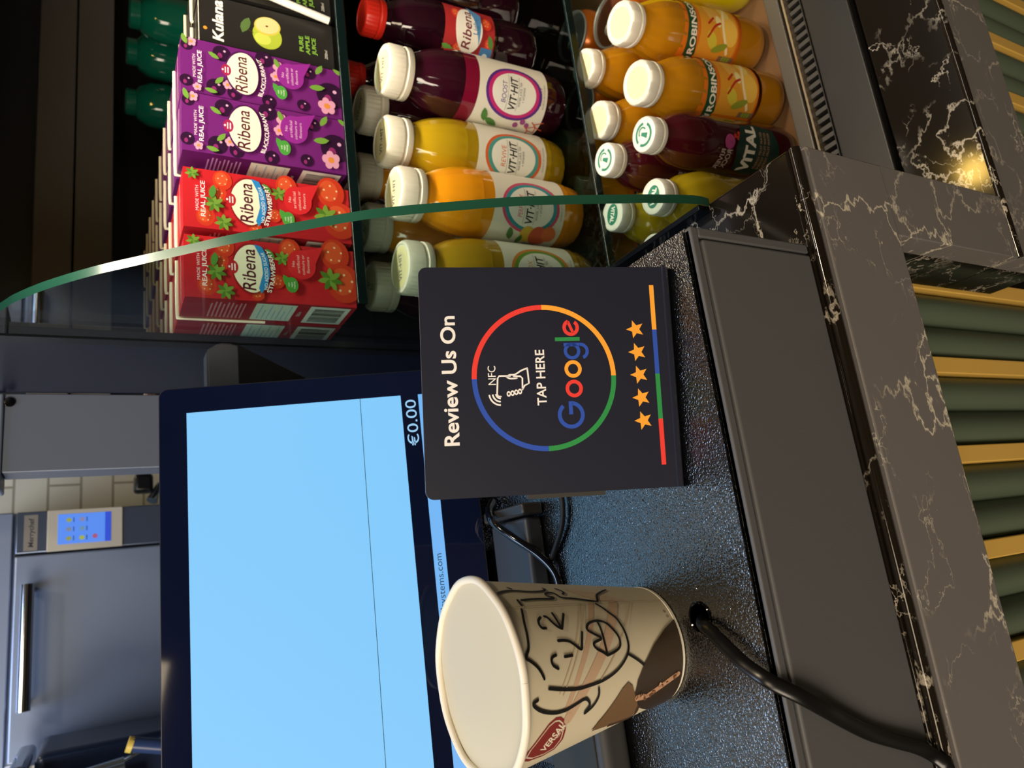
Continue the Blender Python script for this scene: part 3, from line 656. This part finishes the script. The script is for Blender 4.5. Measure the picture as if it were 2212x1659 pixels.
def kula_art(A):
    W, H = .047, .114; f = lambda fx, fy: (fx*W, (1-fy)*H)
    A.rect(0, 0, W, H, '23211f', .05); A.text('Kulana', *f(.5, .165), .0085, 'f4f0e6', w=W*.88, shear=.12, bold=.03)
    A.ell(*f(.28, .04), .0016, .0016, 'd98f2e')
    x, y = f(.5, .46); A.ell(x-.004, y-.003, .0135, .0125, 'a8b83a'); A.ell(x-.008, y+.001, .006, .007, 'c3cc55'); A.ell(x+.006, y-.0035, .0095, .0115, 'c9bb4a', rot=20); A.ell(x+.0068, y-.0035, .0083, .0103, 'ecc98a', rot=20)
    A.ell(x+.006, y-.003, .0009, .0012, '5a3a1e'); leafs(A, x+.002, y+.015, .009, -20, '56703a'); A.stroke([(x-.004, y+.009), (x-.002, y+.013)], .0008, '4a3a22')
    for i, s_ in enumerate(('PURE', 'APPLE', 'JUICE')): A.text(s_, *f(.42, .76+.05*i), .0036, '7fae45', w=W*(.34, .42, .38)[i], bold=.03)
    A.text('200ml', *f(.3, .95), .0026, 'd9d4c8', shear=.15)
def make_carton(kind, full=True):
    K = kind == 'apple'; W, D, H = (.047, .040, .114) if K else (BW, BD, BH)
    names = {'blackcurrant': 'blackcurrant_carton', 'strawberry': 'strawberry_carton', 'apple': 'apple_juice_carton'}
    base = {'blackcurrant': '641d68', 'strawberry': 'b82029', 'apple': '1f1d1b'}[kind]
    t = thing(names[kind], (0, 0, 0), kind, 'juice carton')
    m = MB(); m.rbox((0, 0, 0), (W, D, H), M('carton_'+kind, base, .32), .0012, 2); m.build('pack', t)
    A = Art(); (kula_art(A) if K else carton_art(A, kind)); A.build('front_print', lambda x, y, h: (x, -h-.0001, y), t)
    A = Art(); (A.rect(0, 0, D, H, base) if K else side_art(A, kind)); A.build('side_print', lambda x, y, h: (-h-.0001, D-x, y), t)
    A = Art(); A.rect(.002, .001, W-.002, .0045, 'e8dcc8' if K else base); A.rect(.002, D-.010, W-.002, D-.001, '151413' if K else base)
    A.rect(.004, D*.5, W-.004, D*.54, 'd8a8b0' if not K else '6a6860')
    A.build('top_fold', lambda x, y, h: (x, y, H+h+.0001), t)
    m = MB(); p = [(W-.003, D+.0013, H+.0006), (.003, D+.0013, H+.0006), (.0002, D+.0013, H-.001), (-.0013, D+.0008, H-.005), (-.0013, D-.0005, H*.5), ]
    m.tube(catmull(p, 5), (.0010), STRAW, 8, 1.5, (0, 0, 1)); m.build('straw', t)
    return t
ORD = ['first', 'second', 'third', 'fourth', 'fifth', 'sixth', 'seventh', 'eighth', 'ninth', 'tenth', 'eleventh']
cols = [('strawberry', .2268, 'nearest the glass side', 9), ('strawberry', .2838, 'second from the glass side', 9), ('blackcurrant', .3490, 'left purple row', 9), ('blackcurrant', .4025, 'right purple row', 9),
        ('apple', .4618, 'left black row', 8), ('apple', .5135, 'right black row', 8)]
word = {'strawberry': 'red strawberry juice carton', 'blackcurrant': 'purple blackcurrant juice carton', 'apple': 'black apple juice carton'}
protos = {k: make_carton(k) for k in ('strawberry', 'blackcurrant', 'apple')}
used = set()
for kind, x, where, n in cols:
    for r in range(n):
        c = protos[kind] if kind not in used else copy_tree(protos[kind]); used.add(kind)
        y = (.552 if kind != 'apple' else .562)+r*(BD+.0036)
        c.location = (x+(random.uniform(-.0015, .0015) if r else 0), y, Z1); c.rotation_euler.z = R(random.uniform(-1.2, 1.2)) if r else 0
        if kind == 'blackcurrant' and x < .36 and r == 0: c.rotation_euler.z = R(-4)
        c['label'] = '%s, %s, %s' % (word[kind], where if 'row' in where else 'red row '+where, 'at the front' if r == 0 else ORD[r]+' from the front')
        c['group'] = {'strawberry': 'strawberry cartons on the top shelf', 'blackcurrant': 'blackcurrant cartons on the top shelf', 'apple': 'apple juice cartons on the top shelf'}[kind]
m = MB(); m.tube([(0, 0, .004), (.0078, 0, .045), (.020, 0, .100)], [.0034, .0034, .0034], M('loose_straw_white', 'e8e4da', .3), 10); 
ob = m.build('wrapped_straw', None); ob.location = (.5085, .5555, Z1); tag(ob, 'white wrapped straw slanting across the front black carton by the photo edge', 'straw')
# teal water bottles behind the cartons
TEAL = M('teal_bottle', '0e6c58', .12, coat=.6)
for i, (x, y) in enumerate(((.798, .950), (.795, 1.025), (.732, 1.055))):
    t = thing('water_bottle', (x, y, Z1), 'teal bottle top rising behind the cartons, %s' % ('nearest the photo edge, brightest', 'middle one of the three', 'furthest and darkest of the three')[i], 'bottle', 'teal bottles behind the cartons')
    m = MB(); m.lathe([(.028, 0), (.0325, .004), (.0325, .098), (.031, .118), (.024, .132), (.016, .138)], TEAL, 32, lambda a, z: 1+.02*math.cos(8*a)); m.build('body', t)
    m = MB(); m.lathe([(.019, .136), (.019, .148), (.016, .150), (0, .150)], TEAL, 32); m.build('cap', t)

# ------------------------------------------------------------ bottles
CAPW = M('cap_white', 'd6d0be', .4); CAPR = M('cap_red', 'd42a1c', .35)
def cap(t, r, h, z, mat, art=None, ridges=48):
    m = MB(); m.lathe([(r*.99, 0), (r, .0006), (r, h*.22), (r*.94, h*.27), (r*.955, h*.34), (r*.985, h*.36), (r*.985, h*.86), (r*.93, h*.97), (r*.84, h), (r*.80, h*.965), (0, h*.965)], mat, 96,
                      lambda a, zz: 1+(.012*(1 if math.cos(ridges*a) > 0 else -1) if h*.35 < zz < h*.9 else 0), c=(0, 0, z)); o = m.build('cap', t)
    if art:
        A = Art(); art(A, r*.78); q = A.build('cap_print', lambda x, y, hh: (x, y, z+h*.965+hh+.0001), t); q.parent = o
    return o
def shell(t, prof, mat, fl=None, seg=64, name='body'):
    m = MB(); m.lathe([(q.x, q.y) for q in catmull([(a, b, 0) for a, b in prof], 4)], mat, seg, fl); return m.build(name, t)
def liq(name, col, rough=.1, col2=None): 
    return M(name, col, rough, coat=.7, spec=.6)
def vit_bottle(flav, liquid, rc1, rc2, word_, fruit, H=.186):
    t = thing('juice_bottle', (0, 0, 0), flav, 'bottle'); Rb = .0365
    fl = lambda a, z: 1+(.010*math.cos(18*a) if z < .020 else (.013*math.cos(18*a) if .118 < z < .152 else 0))
    shell(t, [(.023, 0), (.0275, .0015), (.0305, .012), (.0312, .022), (.0320, .026), (.0320, .105), (.0320, .112), (.0310, .126), (.0275, .142), (.0225, .154), (.0205, .160), (.0205, .164)], liq('liquid_'+flav, liquid), fl)
    rf = lambda z: .03225
    A = Art(); A.rect(-.1012, .026, .1012, .101, 'e3dece', 0)
    if flav == 'boost': A.rect(-.1012, .1012, .1012, .1155, liq('liquid_lit_through', '7c1030'), 0)  # crimson band paints the light passing through the dark drink
    cx, cz = -.001, .0630
    A.ell(cx, cz, .0258, .0310, rc1, egg=.1); A.ell(cx, cz, .0230, .0282, rc2, egg=.1); A.ell(cx, cz, .0198, .0242, 'eceadf', egg=.1)
    A.text(word_, cx, cz+.0085, .0048, rc1, w=.020, shear=.1); A.rect(cx-.017, cz+.0066, cx+.017, cz+.0069, '555555')
    A.text('VIT\u00b7HIT', cx, cz-.003, .0078, '1d1d20', w=.031, shear=.14, bold=.02); A.rect(cx-.016, cz-.0046, cx+.016, cz-.0043, '555555')
    A.text('WATER, JUICE, TEA', cx, cz-.0078, .0022, '3c3c40', w=.023); A.text('+ VITAMINS', cx, cz-.0115, .0022, '3c3c40', w=.014)
    A.text(fruit[0], cx+.003, .0325, .0030, rc1, w=.018); A.text('SOURCE OF VITAMINS', cx+.003, .0288, .0018, '77756c', w=.024)
    for i, (x, z, r, c_) in enumerate(fruit[1]):
        if c_ == 'leaf': leafs(A, x, z, r, 40*i+20, '4f7f3c')
        elif c_ == 'twig': A.stroke([(x, z), (x-.005, z-.006), (x-.011, z-.007)], .0012, 'c4533a'); A.stroke([(x-.005, z-.006), (x-.007, z-.014)], .001, 'c4533a'); A.stroke([(x-.002, z-.003), (x+.002, z-.012)], .001, 'c4533a')
        else: A.ell(x, z, r, r*.8, c_, rot=30)
    A.text('INGREDIENTS VITAMINS', -.045, .05, .002, '8a8678', rot=90, w=.05)
    for i in range(14): A.rect(-.060+.0016*i, .045, -.0592+.0016*i, .060, '44423e')
    A.build('label', cyl(rf), t, cut=.002, eps=.00022)
    def ca(A, r): A.ell(0, 0, r*.98, r*.98, 'd9cf9c'); A.ell(0, 0, r*.72, r*.72, 'cfc69a'); A.text('VIT-HIT', 0, -r*.18, r*.36, '4a4a52', w=r*1.3, bold=.02)
    cap(t, .0238, .0235, .1625, CAPW, ca, 60)
    return t
vits = {
 'boost': vit_bottle('boost', '2a0716', '5a2c86', 'c62a74', 'BOOST', ('BERRY', [(-.027, .088, .008, 'leaf'), (-.034, .078, .009, 'leaf'), (-.026, .046, .0035, '9b4a86'), (-.031, .052, .0035, '9b4a86'), (-.029, .040, .003, '9b4a86'), (-.030, .042, .01, 'twig'), (-.024, .036, .01, 'twig')])),
 'revive': vit_bottle('revive', 'a98a14', 'd9602a', '4c9a94', 'REVIVE', ('CITRUS', [(-.028, .080, .010, 'd9b93a'), (-.033, .072, .009, 'd99a4a'), (-.030, .038, .009, 'd9c93a'), (-.037, .06, .007, 'leaf'), (-.036, .046, .006, 'leaf')])),
 'perform': vit_bottle('perform', 'd98c12', 'cf4a70', '2f93a0', 'PERFORM', ('ORANGE, MANGO + PASSIONFRUIT', [(-.029, .078, .008, 'leaf'), (-.028, .060, .010, 'd9b43a'), (-.029, .048, .012, 'c9583a'), (-.025, .038, .009, 'd9703a'), (-.035, .066, .007, 'leaf')])),
 'detox': vit_bottle('detox', 'a5801c', 'd98432', '6f9a34', 'DETOX', ('MANGO', [(-.029, .078, .008, 'leaf'), (-.028, .050, .010, 'd9a43a')])),
}
def put(proto, key, seen, loc, label, group, rz=0, tilt=(0, 0)):
    c = proto if key not in seen else copy_tree(proto); seen.add(key)
    c.location = loc; c.rotation_euler = (tilt[0], tilt[1], R(rz)); c['label'] = label; c['group'] = group; return c
seen = set(); G = 'white-capped vitamin drink bottles on the glass shelf'
for key, x, y, rz, lab in (('boost', .4620, .5470, -27, 'deep purple drink bottle with pink and purple ring label, front of the glass shelf'),
      ('revive', .3990, .5655, -20, 'yellow-green drink bottle with orange and teal ring label, left of the purple one'),
      ('perform', .3365, .5480, -20, 'bright orange drink bottle with pink and teal ring label, crossed by curved glass edge'),
      ('detox', .2658, .5488, -10, 'olive yellow drink bottle with orange and green ring label, half behind the sign'),
      ('boost', .4660, .6150, -50, 'dark purple drink bottle behind the front purple one, only its cap clear'),
      ('perform', .4085, .6450, 10, 'amber drink bottle behind the yellow-green one, dim white cap'),
      ('perform', .3455, .6320, 40, 'amber drink bottle behind the bright orange one, cap crossed by glass edge'),
      ('boost', .2810, .6270, 60, 'dark drink bottle at the back, dim cap just above the sign corner'),
      ('detox', .4500, .7100, 20, 'drink bottle deep in the shelf behind the purple ones'),
      ('revive', .3300, .7150, 20, 'drink bottle deep in the shelf behind the amber ones')):
    put(vits[key], key, seen, (x, y, Z2), lab, G, rz)
def squash_bottle():
    t = thing('cordial_bottle', (0, 0, 0), 'squash', 'bottle'); H = .172; Rb = .0330
    fl = lambda a, z: 1+(.014*math.cos(16*a) if .112 < z < .148 else 0)
    shell(t, [(.019, 0), (.0235, .0012), (.0270, .008), (.0278, .02), (.0282, .045), (.0282, .104), (.0280, .120), (.0258, .134), (.0215, .146), (.0185, .153), (.0178, .156)], liq('liquid_orange_squash', 'a9700c', .12), fl)
    rf = lambda z: .0284
    A = Art(); A.rect(-.0890, .040, .0890, .117, 'd9741a', 0)
    A.rect(-.030, .047, .034, .096, 'dd9a2c')
    for x, z, r, c_, rot in ((.004, .060, .020, 'e0a63a', 20), (.0, .058, .016, 'efc04e', 20), (.018, .078, .013, 'e3b050', 0), (-.012, .080, .009, 'd3c23a', 40), (.006, .072, .006, 'efe0a0', 0), (.020, .060, .010, 'e8cf6a', 0)): A.ell(x, z, r, r*.62, c_, rot=rot)
    A.stroke([(-.022, .056), (-.004, .066), (.012, .064), (.028, .054)], .003, 'f3e2b0'); A.stroke([(-.01, .086), (0, .078), (.004, .070)], .0022, 'b8321c'); A.stroke([(.002, .086), (.008, .079)], .0022, 'b8321c')
    A.ell(-.018, .068, .0035, .010, '8f9a2c', rot=20)
    A.poly([(-.033, .098), (-.030, .109), (-.01, .1125), (.012, .1125), (.040, .107), (.040, .096), (.012, .1015), (-.01, .1015), (-.0275, .0955)], '1c4a2a')
    A.text('ROBINSONS', .004, .1025, .0068, 'efe9d8', w=.064, bold=.03, arc=-.004)
    A.ring(-.036, .088, .0035, .0042, 'efb98a', n=18); A.ell(-.036, .088, .0015, .0015, 'efc9a0')
    A.rect(-.030, .044, -.0245, .064, '8a6a52'); A.rect(-.0295, .048, -.025, .060, '93a13a')
    for i in range(5): A.rect(-.0296, .0446+.0038*i, -.0249, .0450+.0038*i, '4a3a2c')
    A.rect(-.0890, .040, .0890, .0445, 'd9741a', 0); A.build('label', cyl(rf), t, cut=.002, eps=.00022)
    def ca(A, r): A.ell(0, 0, r*.9, r*.9, 'd2cba0')
    cap(t, .0196, .0155, .1565, CAPW, ca, 90); return t
def berry_bottle(liquid, yellow):
    t = thing('fruit_water_bottle', (0, 0, 0), 'vital', 'bottle')
    fl = lambda a, z: 1+(.016*math.cos(10*a+z*80) if z > .112 else 0)
    shell(t, [(.019, 0), (.023, .0012), (.0255, .008), (.0262, .02), (.0256, .05), (.0252, .08), (.0256, .100), (.0264, .112), (.0260, .126), (.0225, .142), (.0170, .153), (.0142, .158), (.0142, .162)], liq('liquid_fruit_'+('yellow' if yellow else 'red'), liquid, .09), fl)
    A = Art()
    if yellow:
        A.ell(0, .082, .012, .010, 'cf5a3c'); A.ell(-.006, .080, .009, .009, 'e0a52a'); A.ell(.002, .045, .022, .026, '133a30'); A.text('ViTAL', .002, .048, .010, 'eeeae0', w=.038, bold=.04)
    else:
        A.ell(.006, .094, .0066, .0062, 'b84a8c'); rnd = random.Random(2)
        for i in range(16): A.ell(.006+rnd.uniform(-.005, .005), .094+rnd.uniform(-.0045, .0045), .0004, .0004, '7c2a60', n=6)
        for x, z in ((.0115, .088), (.014, .0835), (.010, .0845)): A.ell(x, z, .0021, .0019, 'c43a2c', n=14)
        A.text('RIVER', -.011, .098, .0052, 'bfa9a2', w=-.020, bold=.02); A.text('ROCK', -.010, .0905, .0056, 'bfa9a2', w=-.018, bold=.02)
        A.poly([(-.024, .060), (-.018, .080), (.002, .086), (.022, .080), (.027, .060), (.022, .036), (.0, .028), (-.018, .036)], '12332c')
        A.text('ViTAL', .002, .062, .0125, 'efece2', w=.044, bold=.045, rot=0)
        for i in range(3): A.text('ENERGY FRUIT WATER', .002, .053-.005*i, .0030, 'b98d6e', w=.034)
    A.build('print', cyl(lambda z: .0264), t, cut=.002, eps=.00022)
    def ca(A, r):
        g = '2f7a62'
        if yellow: A.ell(0, 0, r*.8, r*.62, g); A.text('ViTAL', 0, -r*.2, r*.42, 'ece8dc', w=r*1.25, bold=.04)
        else: A.ring(0, 0, r*.66, r*.86, g, 20, 150); A.ring(0, 0, r*.66, r*.86, g, 170, 350); A.poly([(-r*.2, -r*.4), (r*.2, -r*.4), (r*.1, r*.25), (-r*.12, r*.25)], g); A.ring(r*.1, r*.15, r*.3, r*.42, g, -40, 140)
    cap(t, .0158, .0150, .1585, M('cap_bright_white', 'e0ddd0', .35), ca, 34); return t
sq = squash_bottle(); vr = berry_bottle('3d0b12', False); vy = berry_bottle('97820f', True)
G2 = 'bottles standing in the bottom tray'
def lean(proto, key, x, y, rz, ty, lab, g=G2, s=1):
    c = put(proto, key, seen, (x, y, ZT+.0335*abs(math.sin(R(ty)))), lab, g)
    c.rotation_euler = (Matrix.Rotation(R(ty), 3, 'Y') @ Matrix.Rotation(R(rz), 3, 'Z')).to_euler(); c.scale = (s, s, s)
lean(sq, 'sq', .4960, .431, -17, -6.5, 'orange squash bottle with green banner, nearest the photo edge in the bottom tray')
lean(sq, 'sq', .4270, .424, -14, -6.5, 'orange squash bottle with green banner, beside the dark red fruit water')
lean(sq, 'sq', .4990, .502, -36, -5.5, 'white-capped orange squash bottle behind the outermost front one', s=.95)
lean(sq, 'sq', .4330, .494, -30, -5.5, 'white-capped orange squash bottle behind the inner front one', s=.95)
lean(vr, 'vr', .3690, .427, -38, -4, 'dark red fruit water bottle with green cap emblem, at the tray front')
lean(vr, 'vr', .3775, .483, -38, -4, 'dark red fruit water bottle with green cap emblem, behind the front one')
lean(vy, 'vy', .3070, .430, -32, -3, 'yellow fruit water bottle with green cap lettering, front one right of glass edge')
lean(vy, 'vy', .3190, .486, 150, -3, 'yellow fruit water bottle, its cap crossed by the end of the glass edge')
lean(sq, 'sq', .4350, .562, 20, -2, 'third-row squash bottle, cap seen under the glass shelf', s=.95)
lean(sq, 'sq', .3750, .552, 20, -2, 'third-row bottle whose pale cap shows below the yellow-green bottle', s=.95)
lean(sq, 'sq', .3110, .560, 20, -2, 'third-row bottle whose pale cap shows below the bright orange bottle', s=.95)
lean(vy, 'vy', .2560, .512, 60, -1, 'yellow-green tray bottle seen through the glass beside the cash drawer')
lean(vy, 'vy', .2540, .445, 60, 0, 'olive tray bottle low behind the glass rail near the drawer corner')
# dark blackcurrant bottles with red caps
def dark_bottle():
    t = thing('blackcurrant_bottle', (0, 0, 0), 'dark', 'bottle'); 
    fl = lambda a, z: 1+(.018*math.cos(9*a+z*60) if z > .115 or z < .05 else 0)
    shell(t, [(.022, 0), (.027, .0015), (.031, .010), (.0315, .03), (.030, .05), (.0305, .055), (.0315, .10), (.0315, .118), (.0295, .135), (.025, .152), (.019, .162), (.0165, .168)], liq('liquid_blackcurrant', '1d0510', .08), fl)
    A = Art(); A.rect(-.03, .056, .03, .112, 'a82a2c', 0); A.rect(-.044, .06, -.030, .108, '8a1c28', 0); A.rect(-.043, .075, -.034, .105, 'b9b4ac')
    for x, z, r in ((-.018, .066, .007), (-.008, .062, .006), (.012, .066, .007), (-.02, .096, .007), (.016, .1, .006)): strawb(A, x, z, r)
    leafs(A, -.020, .106, .008, 70, '5f9a3c'); leafs(A, -.006, .061, .007, 20, '4f7f3c')
    A.ell(.002, .086, .023, .015, 'e6e2d6'); A.poly([(-.012, .074), (.02, .072), (.03, .086), (.022, .084), (.01, .079)], '4f88b8'); A.text('Ribena', .002, .0835, .0095, '6b1a2c', w=.038, shear=.12, bold=.01); A.text('Light', .006, .0765, .0052, '3f6f9c', w=.016)
    A.poly([(-.030, .058), (-.012, .058), (-.012, .071), (-.026, .072)], '3f7ab0'); A.ell(-.020, .065, .003, .003, 'd9e3ea')
    A.build('label', cyl(lambda z: .0318), t, cut=.002, eps=.00022); cap(t, .0185, .0200, .168, CAPR, None, 70); return t
dk = dark_bottle(); G3 = 'red-capped dark juice bottles'
put(dk, 'dk', seen, (.5480, .580, Z2), 'dark bottle with bright red cap and strawberry label, beside the purple drink bottle', G3, -22)
put(dk, 'dk', seen, (.5270, .650, Z2), 'dark bottle with a dull red cap behind the one with the strawberry label', G3, 120)
put(dk, 'dk', seen, (.6200, .600, Z2), 'dark red-capped bottle furthest towards the photo edge', G3, 100)
# cans and the yellow bottle at the photo edge
def can():
    t = thing('drink_can', (0, 0, 0), 'can', 'can')
    m = MB(); m.lathe([(.024, 0), (.030, .004), (.0325, .012), (.0325, .100), (.031, .107), (.0275, .112)], M('can_orange', 'd9711a', .25, .35, coat=.3), 56); m.build('body', t)
    m = MB(); m.lathe([(.0275, .112), (.0285, .1145), (.0275, .1155), (.0262, .1145), (.0252, .110), (.012, .1105), (0, .1105)], M('can_lid', 'c4c2be', .3, .6), 56); m.build('lid', t)
    m = MB(); q = [(.006*math.cos(R(a))-.002, .0095*math.sin(R(a))+.004, .1122) for a in range(0, 361, 24)]; m.tube(q, .0012, M('can_lid', 'c4c2be', .3, .6), 6); m.lathe([(.003, .111), (.003, .1125), (0, .1128)], STEEL, 12); m.build('ring_pull', t)
    return t
cn = can(); G4 = 'orange cans in the bottom tray'
put(cn, 'cn', seen, (.5640, .508, ZT), 'orange can with silver lid beside the outer squash bottle cap', G4, 20, (0, R(-3)))
put(cn, 'cn', seen, (.5900, .572, ZT), 'orange can partly below the glass shelf, nearest the photo edge', G4, 20)
put(cn, 'cn', seen, (.5020, .580, ZT), 'orange can below the glass shelf behind the white-capped squash bottles', G4, 60)
t = thing('lemon_drink_bottle', (.571, .424, ZT), 'bright yellow bottle base at the photo edge in the bottom tray', 'bottle', rot=(0, R(-8), 0))
m = MB(); m.lathe([(.015, 0), (.026, .004), (.030, .014), (.031, .03), (.031, .11), (.026, .13), (.018, .15)], liq('liquid_lemon', 'c9b80e', .12), 48); m.build('body', t)
m = MB(); m.lathe([(.0185, .150), (.0185, .166), (.016, .168), (0, .168)], CAPW, 48); m.build('cap', t)

# ------------------------------------------------------------ kitchen behind
ST = M('oven_steel', '8c9cba', .42, .7); STD = M('oven_steel_dark', '66748c', .3, .8)
def oven():
    o = (0, 1.45, Z0-.05); t = thing('countertop_oven', o, 'stainless steel rapid oven with a blue touch screen and long bar handle', 'oven')
    m = MB(); m.rbox((-.168, 1.302, Z0-.05), (.1785, 1.585, Z0+.45), ST, .006); m.build('housing', t, o)
    m = MB(); m.rbox((-.160, 1.292, Z0-.03), (.1145, 1.3015, Z0+.3505), ST, .003); d = m.build('door', t, o)
    m = MB(); m.tube([(-.093, 1.262, Z0+.332), (.073, 1.262, Z0+.332)], .0085, M('handle_chrome', 'c3c8cf', .12, 1), 20)
    for x in (-.087, .067): m.tube([(x, 1.262, Z0+.332), (x, 1.293, Z0+.332)], .006, M('handle_chrome', 'c3c8cf', .12, 1), 12)
    h = m.build('handle', None, o); h.parent = d
    m = MB(); m.rbox((.1175, 1.294, Z0-.03), (.1775, 1.3015, Z0+.3505), STD, .002); m.build('control_column', t, o)
    m = MB(); m.box((.1775-.06-.0035, 1.2985, Z0-.03), (.1175-.0005, 1.3015, Z0+.3505), BLACK); m.build('door_seam', t, o)
    m = MB(); m.rbox((-.166, 1.294, Z0+.3535), (.1775, 1.3015, Z0+.448), ST, .002); m.build('top_panel', t, o)
    m = MB(); m.rbox((.1175, 1.2915, Z0+.214), (.1772, 1.2945, Z0+.312), M('bezel_cream', 'aba79b', .4), .001); m.build('screen_bezel', t, o)
    A = Art(); x0, x1, z0, z1 = .1265, .1705, .2295, .2985
    A.rect(x0, z0, x1, z1, M('oven_screen', '5a94ff', emit=.85), 1); A.rect(x0, z0, x1, z0+.008, M('oven_screen_bar', '2a52e0', emit=.8), 2)
    for i in range(2):
        for j in range(3):
            A.ell(x0+.008+.0135*j, z1-.014-.017*i, .0032, .0036, ['9aa85a', '8a9ab0', 'a8b85a', 'b8c85a', '7aa8c8', '9a9ac8'][i*3+j], 3, n=14); A.rect(x0+.0045+.0135*j, z1-.021-.017*i, x0+.0115+.0135*j, z1-.0195-.017*i, '3a62b8', 3)
    A.ell(x0+.009, z1-.048, .0036, .0036, 'b86a9a', 3, n=14)
    A.build('touch_screen', lambda x, y, h: (x, -.1588-h, y+.05), t)
    A = Art(); A.rect(.121, .3235, .1725, .3405, M('badge_silver', '9a968f', .3, .5), 1); A.text('Merrychef', .147, .3285, .0066, '3a3a40', w=.042, bold=.02, L=2, shear=.1); A.build('badge', lambda x, y, h: (x, -.1562-h, y+.05), t)
oven()
m = MB(); m.rbox((-.40, 1.285, 0), (.3, 1.59, Z0-.051), M('back_bench_steel', '5a6068', .4, .6), .004); tag(m.build('back_bench'), 'steel back bench carrying the rapid oven', 'bench')
o = (.18, .85, 0)
t = thing('steel_cabinet', o, 'tall blue-grey steel cabinet side between the fridge and the oven', 'cabinet')
CB = M('cabinet_blue_grey', '6a7486', .42, .25)
m = MB(); m.rbox((.1465, .803, 0), (.2210, .84, Z0+.3305), CB, .0012); m.build('side', t, o)
m = MB(); m.rbox((.132, .800, Z0+.3308), (.2210, .845, Z0+.56), M('cabinet_blue_light', '8795aa', .35, .4), .002); m.build('upper_box', t, o)
m = MB(); m.lathe([(.0045, 0), (.0045, .0012), (.0028, .0018), (0, .0018)], BLACKG, 16, c=(.2125, 0, 0))
for i, v in enumerate(m.v): m.v[i] = (v[0], .8025-v[2], Z0+.3265+v[1])
m.build('screw', t, o)
# coffee machine corner
o = (-.30, 1.12, Z0-.05); t = thing('coffee_machine', o, 'chrome coffee machine part at the photo corner left of the oven', 'coffee machine')
CH = M('machine_chrome', '9fb0c4', .1, .95); NV = M('machine_dark', '1c2a48', .3, .4)
m = MB(); m.rbox((-.46, 1.08, Z0-.05), (-.128, 1.26, Z0+.31), NV, .01); m.rbox((-.46, 1.06, Z0+.315), (-.135, 1.26, Z0+.335), CH, .006); m.build('body', t, o)
m = MB(); m.tube([(-.16, 1.05, Z0+.34), (-.16, 1.05, Z0+.27), (-.155, 1.05, Z0+.22)], .011, CH, 16); m.tube([(-.20, 1.05, Z0+.325), (-.14, 1.045, Z0+.325)], .012, CH, 16); m.build('group_head', t, o)
m = MB(); m.tube([(-.132, 1.045, Z0+.215), (-.150, 1.04, Z0+.150)], .0085, M('wand_cover', '2b3d66', .3), 14); m.tube([(-.1315, 1.045, Z0+.2175), (-.1335, 1.0448, Z0+.212)], .009, M('wand_band', 'd9c05a', .4), 14); m.build('steam_wand', t, o)
m = MB(); m.tube([(-.13, 1.07, Z0+.16), (-.155, 1.06, Z0+.235), (-.18, 1.06, Z0+.245)], .003, CH, 8); m.build('pipe', t, o)
m = MB(); m.rbox((-.21, 1.055, Z0+.20), (-.17, 1.085, Z0+.30), M('machine_pale', '8ea0bf', .3, .5), .004); m.build('side_plate', t, o)
m = MB(); m.rbox((-.50, 1.03, 0), (-.125, 1.28, Z0-.0505), M('back_bench_steel', '5a6068', .4, .6), .004); tag(m.build('side_bench'), 'steel bench under the chrome coffee machine', 'bench')
# tap beside the tiles
o = (.215, 1.35, Z0-.05); t = thing('chrome_tap', o, 'blurred chrome tap with black knob in front of the white tiles', 'tap')
m = MB(); m.tube([(.215, 1.35, Z0-.05), (.213, 1.35, Z0+.160), (.19, 1.34, Z0+.170)], .009, CH, 12); m.build('spout', t, o)
m = MB(); m.rbox((.205, 1.335, Z0+.168), (.235, 1.365, Z0+.196), BLACK, .006); m.build('knob', t, o)
m = MB(); m.rbox((.305, 1.25, Z0-.07), (.7, 1.59, Z0-.0505), M('back_shelf_steel', '777f88', .3, .7), .003); tag(m.build('back_worktop'), 'steel worktop under the tap in front of the tiles', 'worktop')
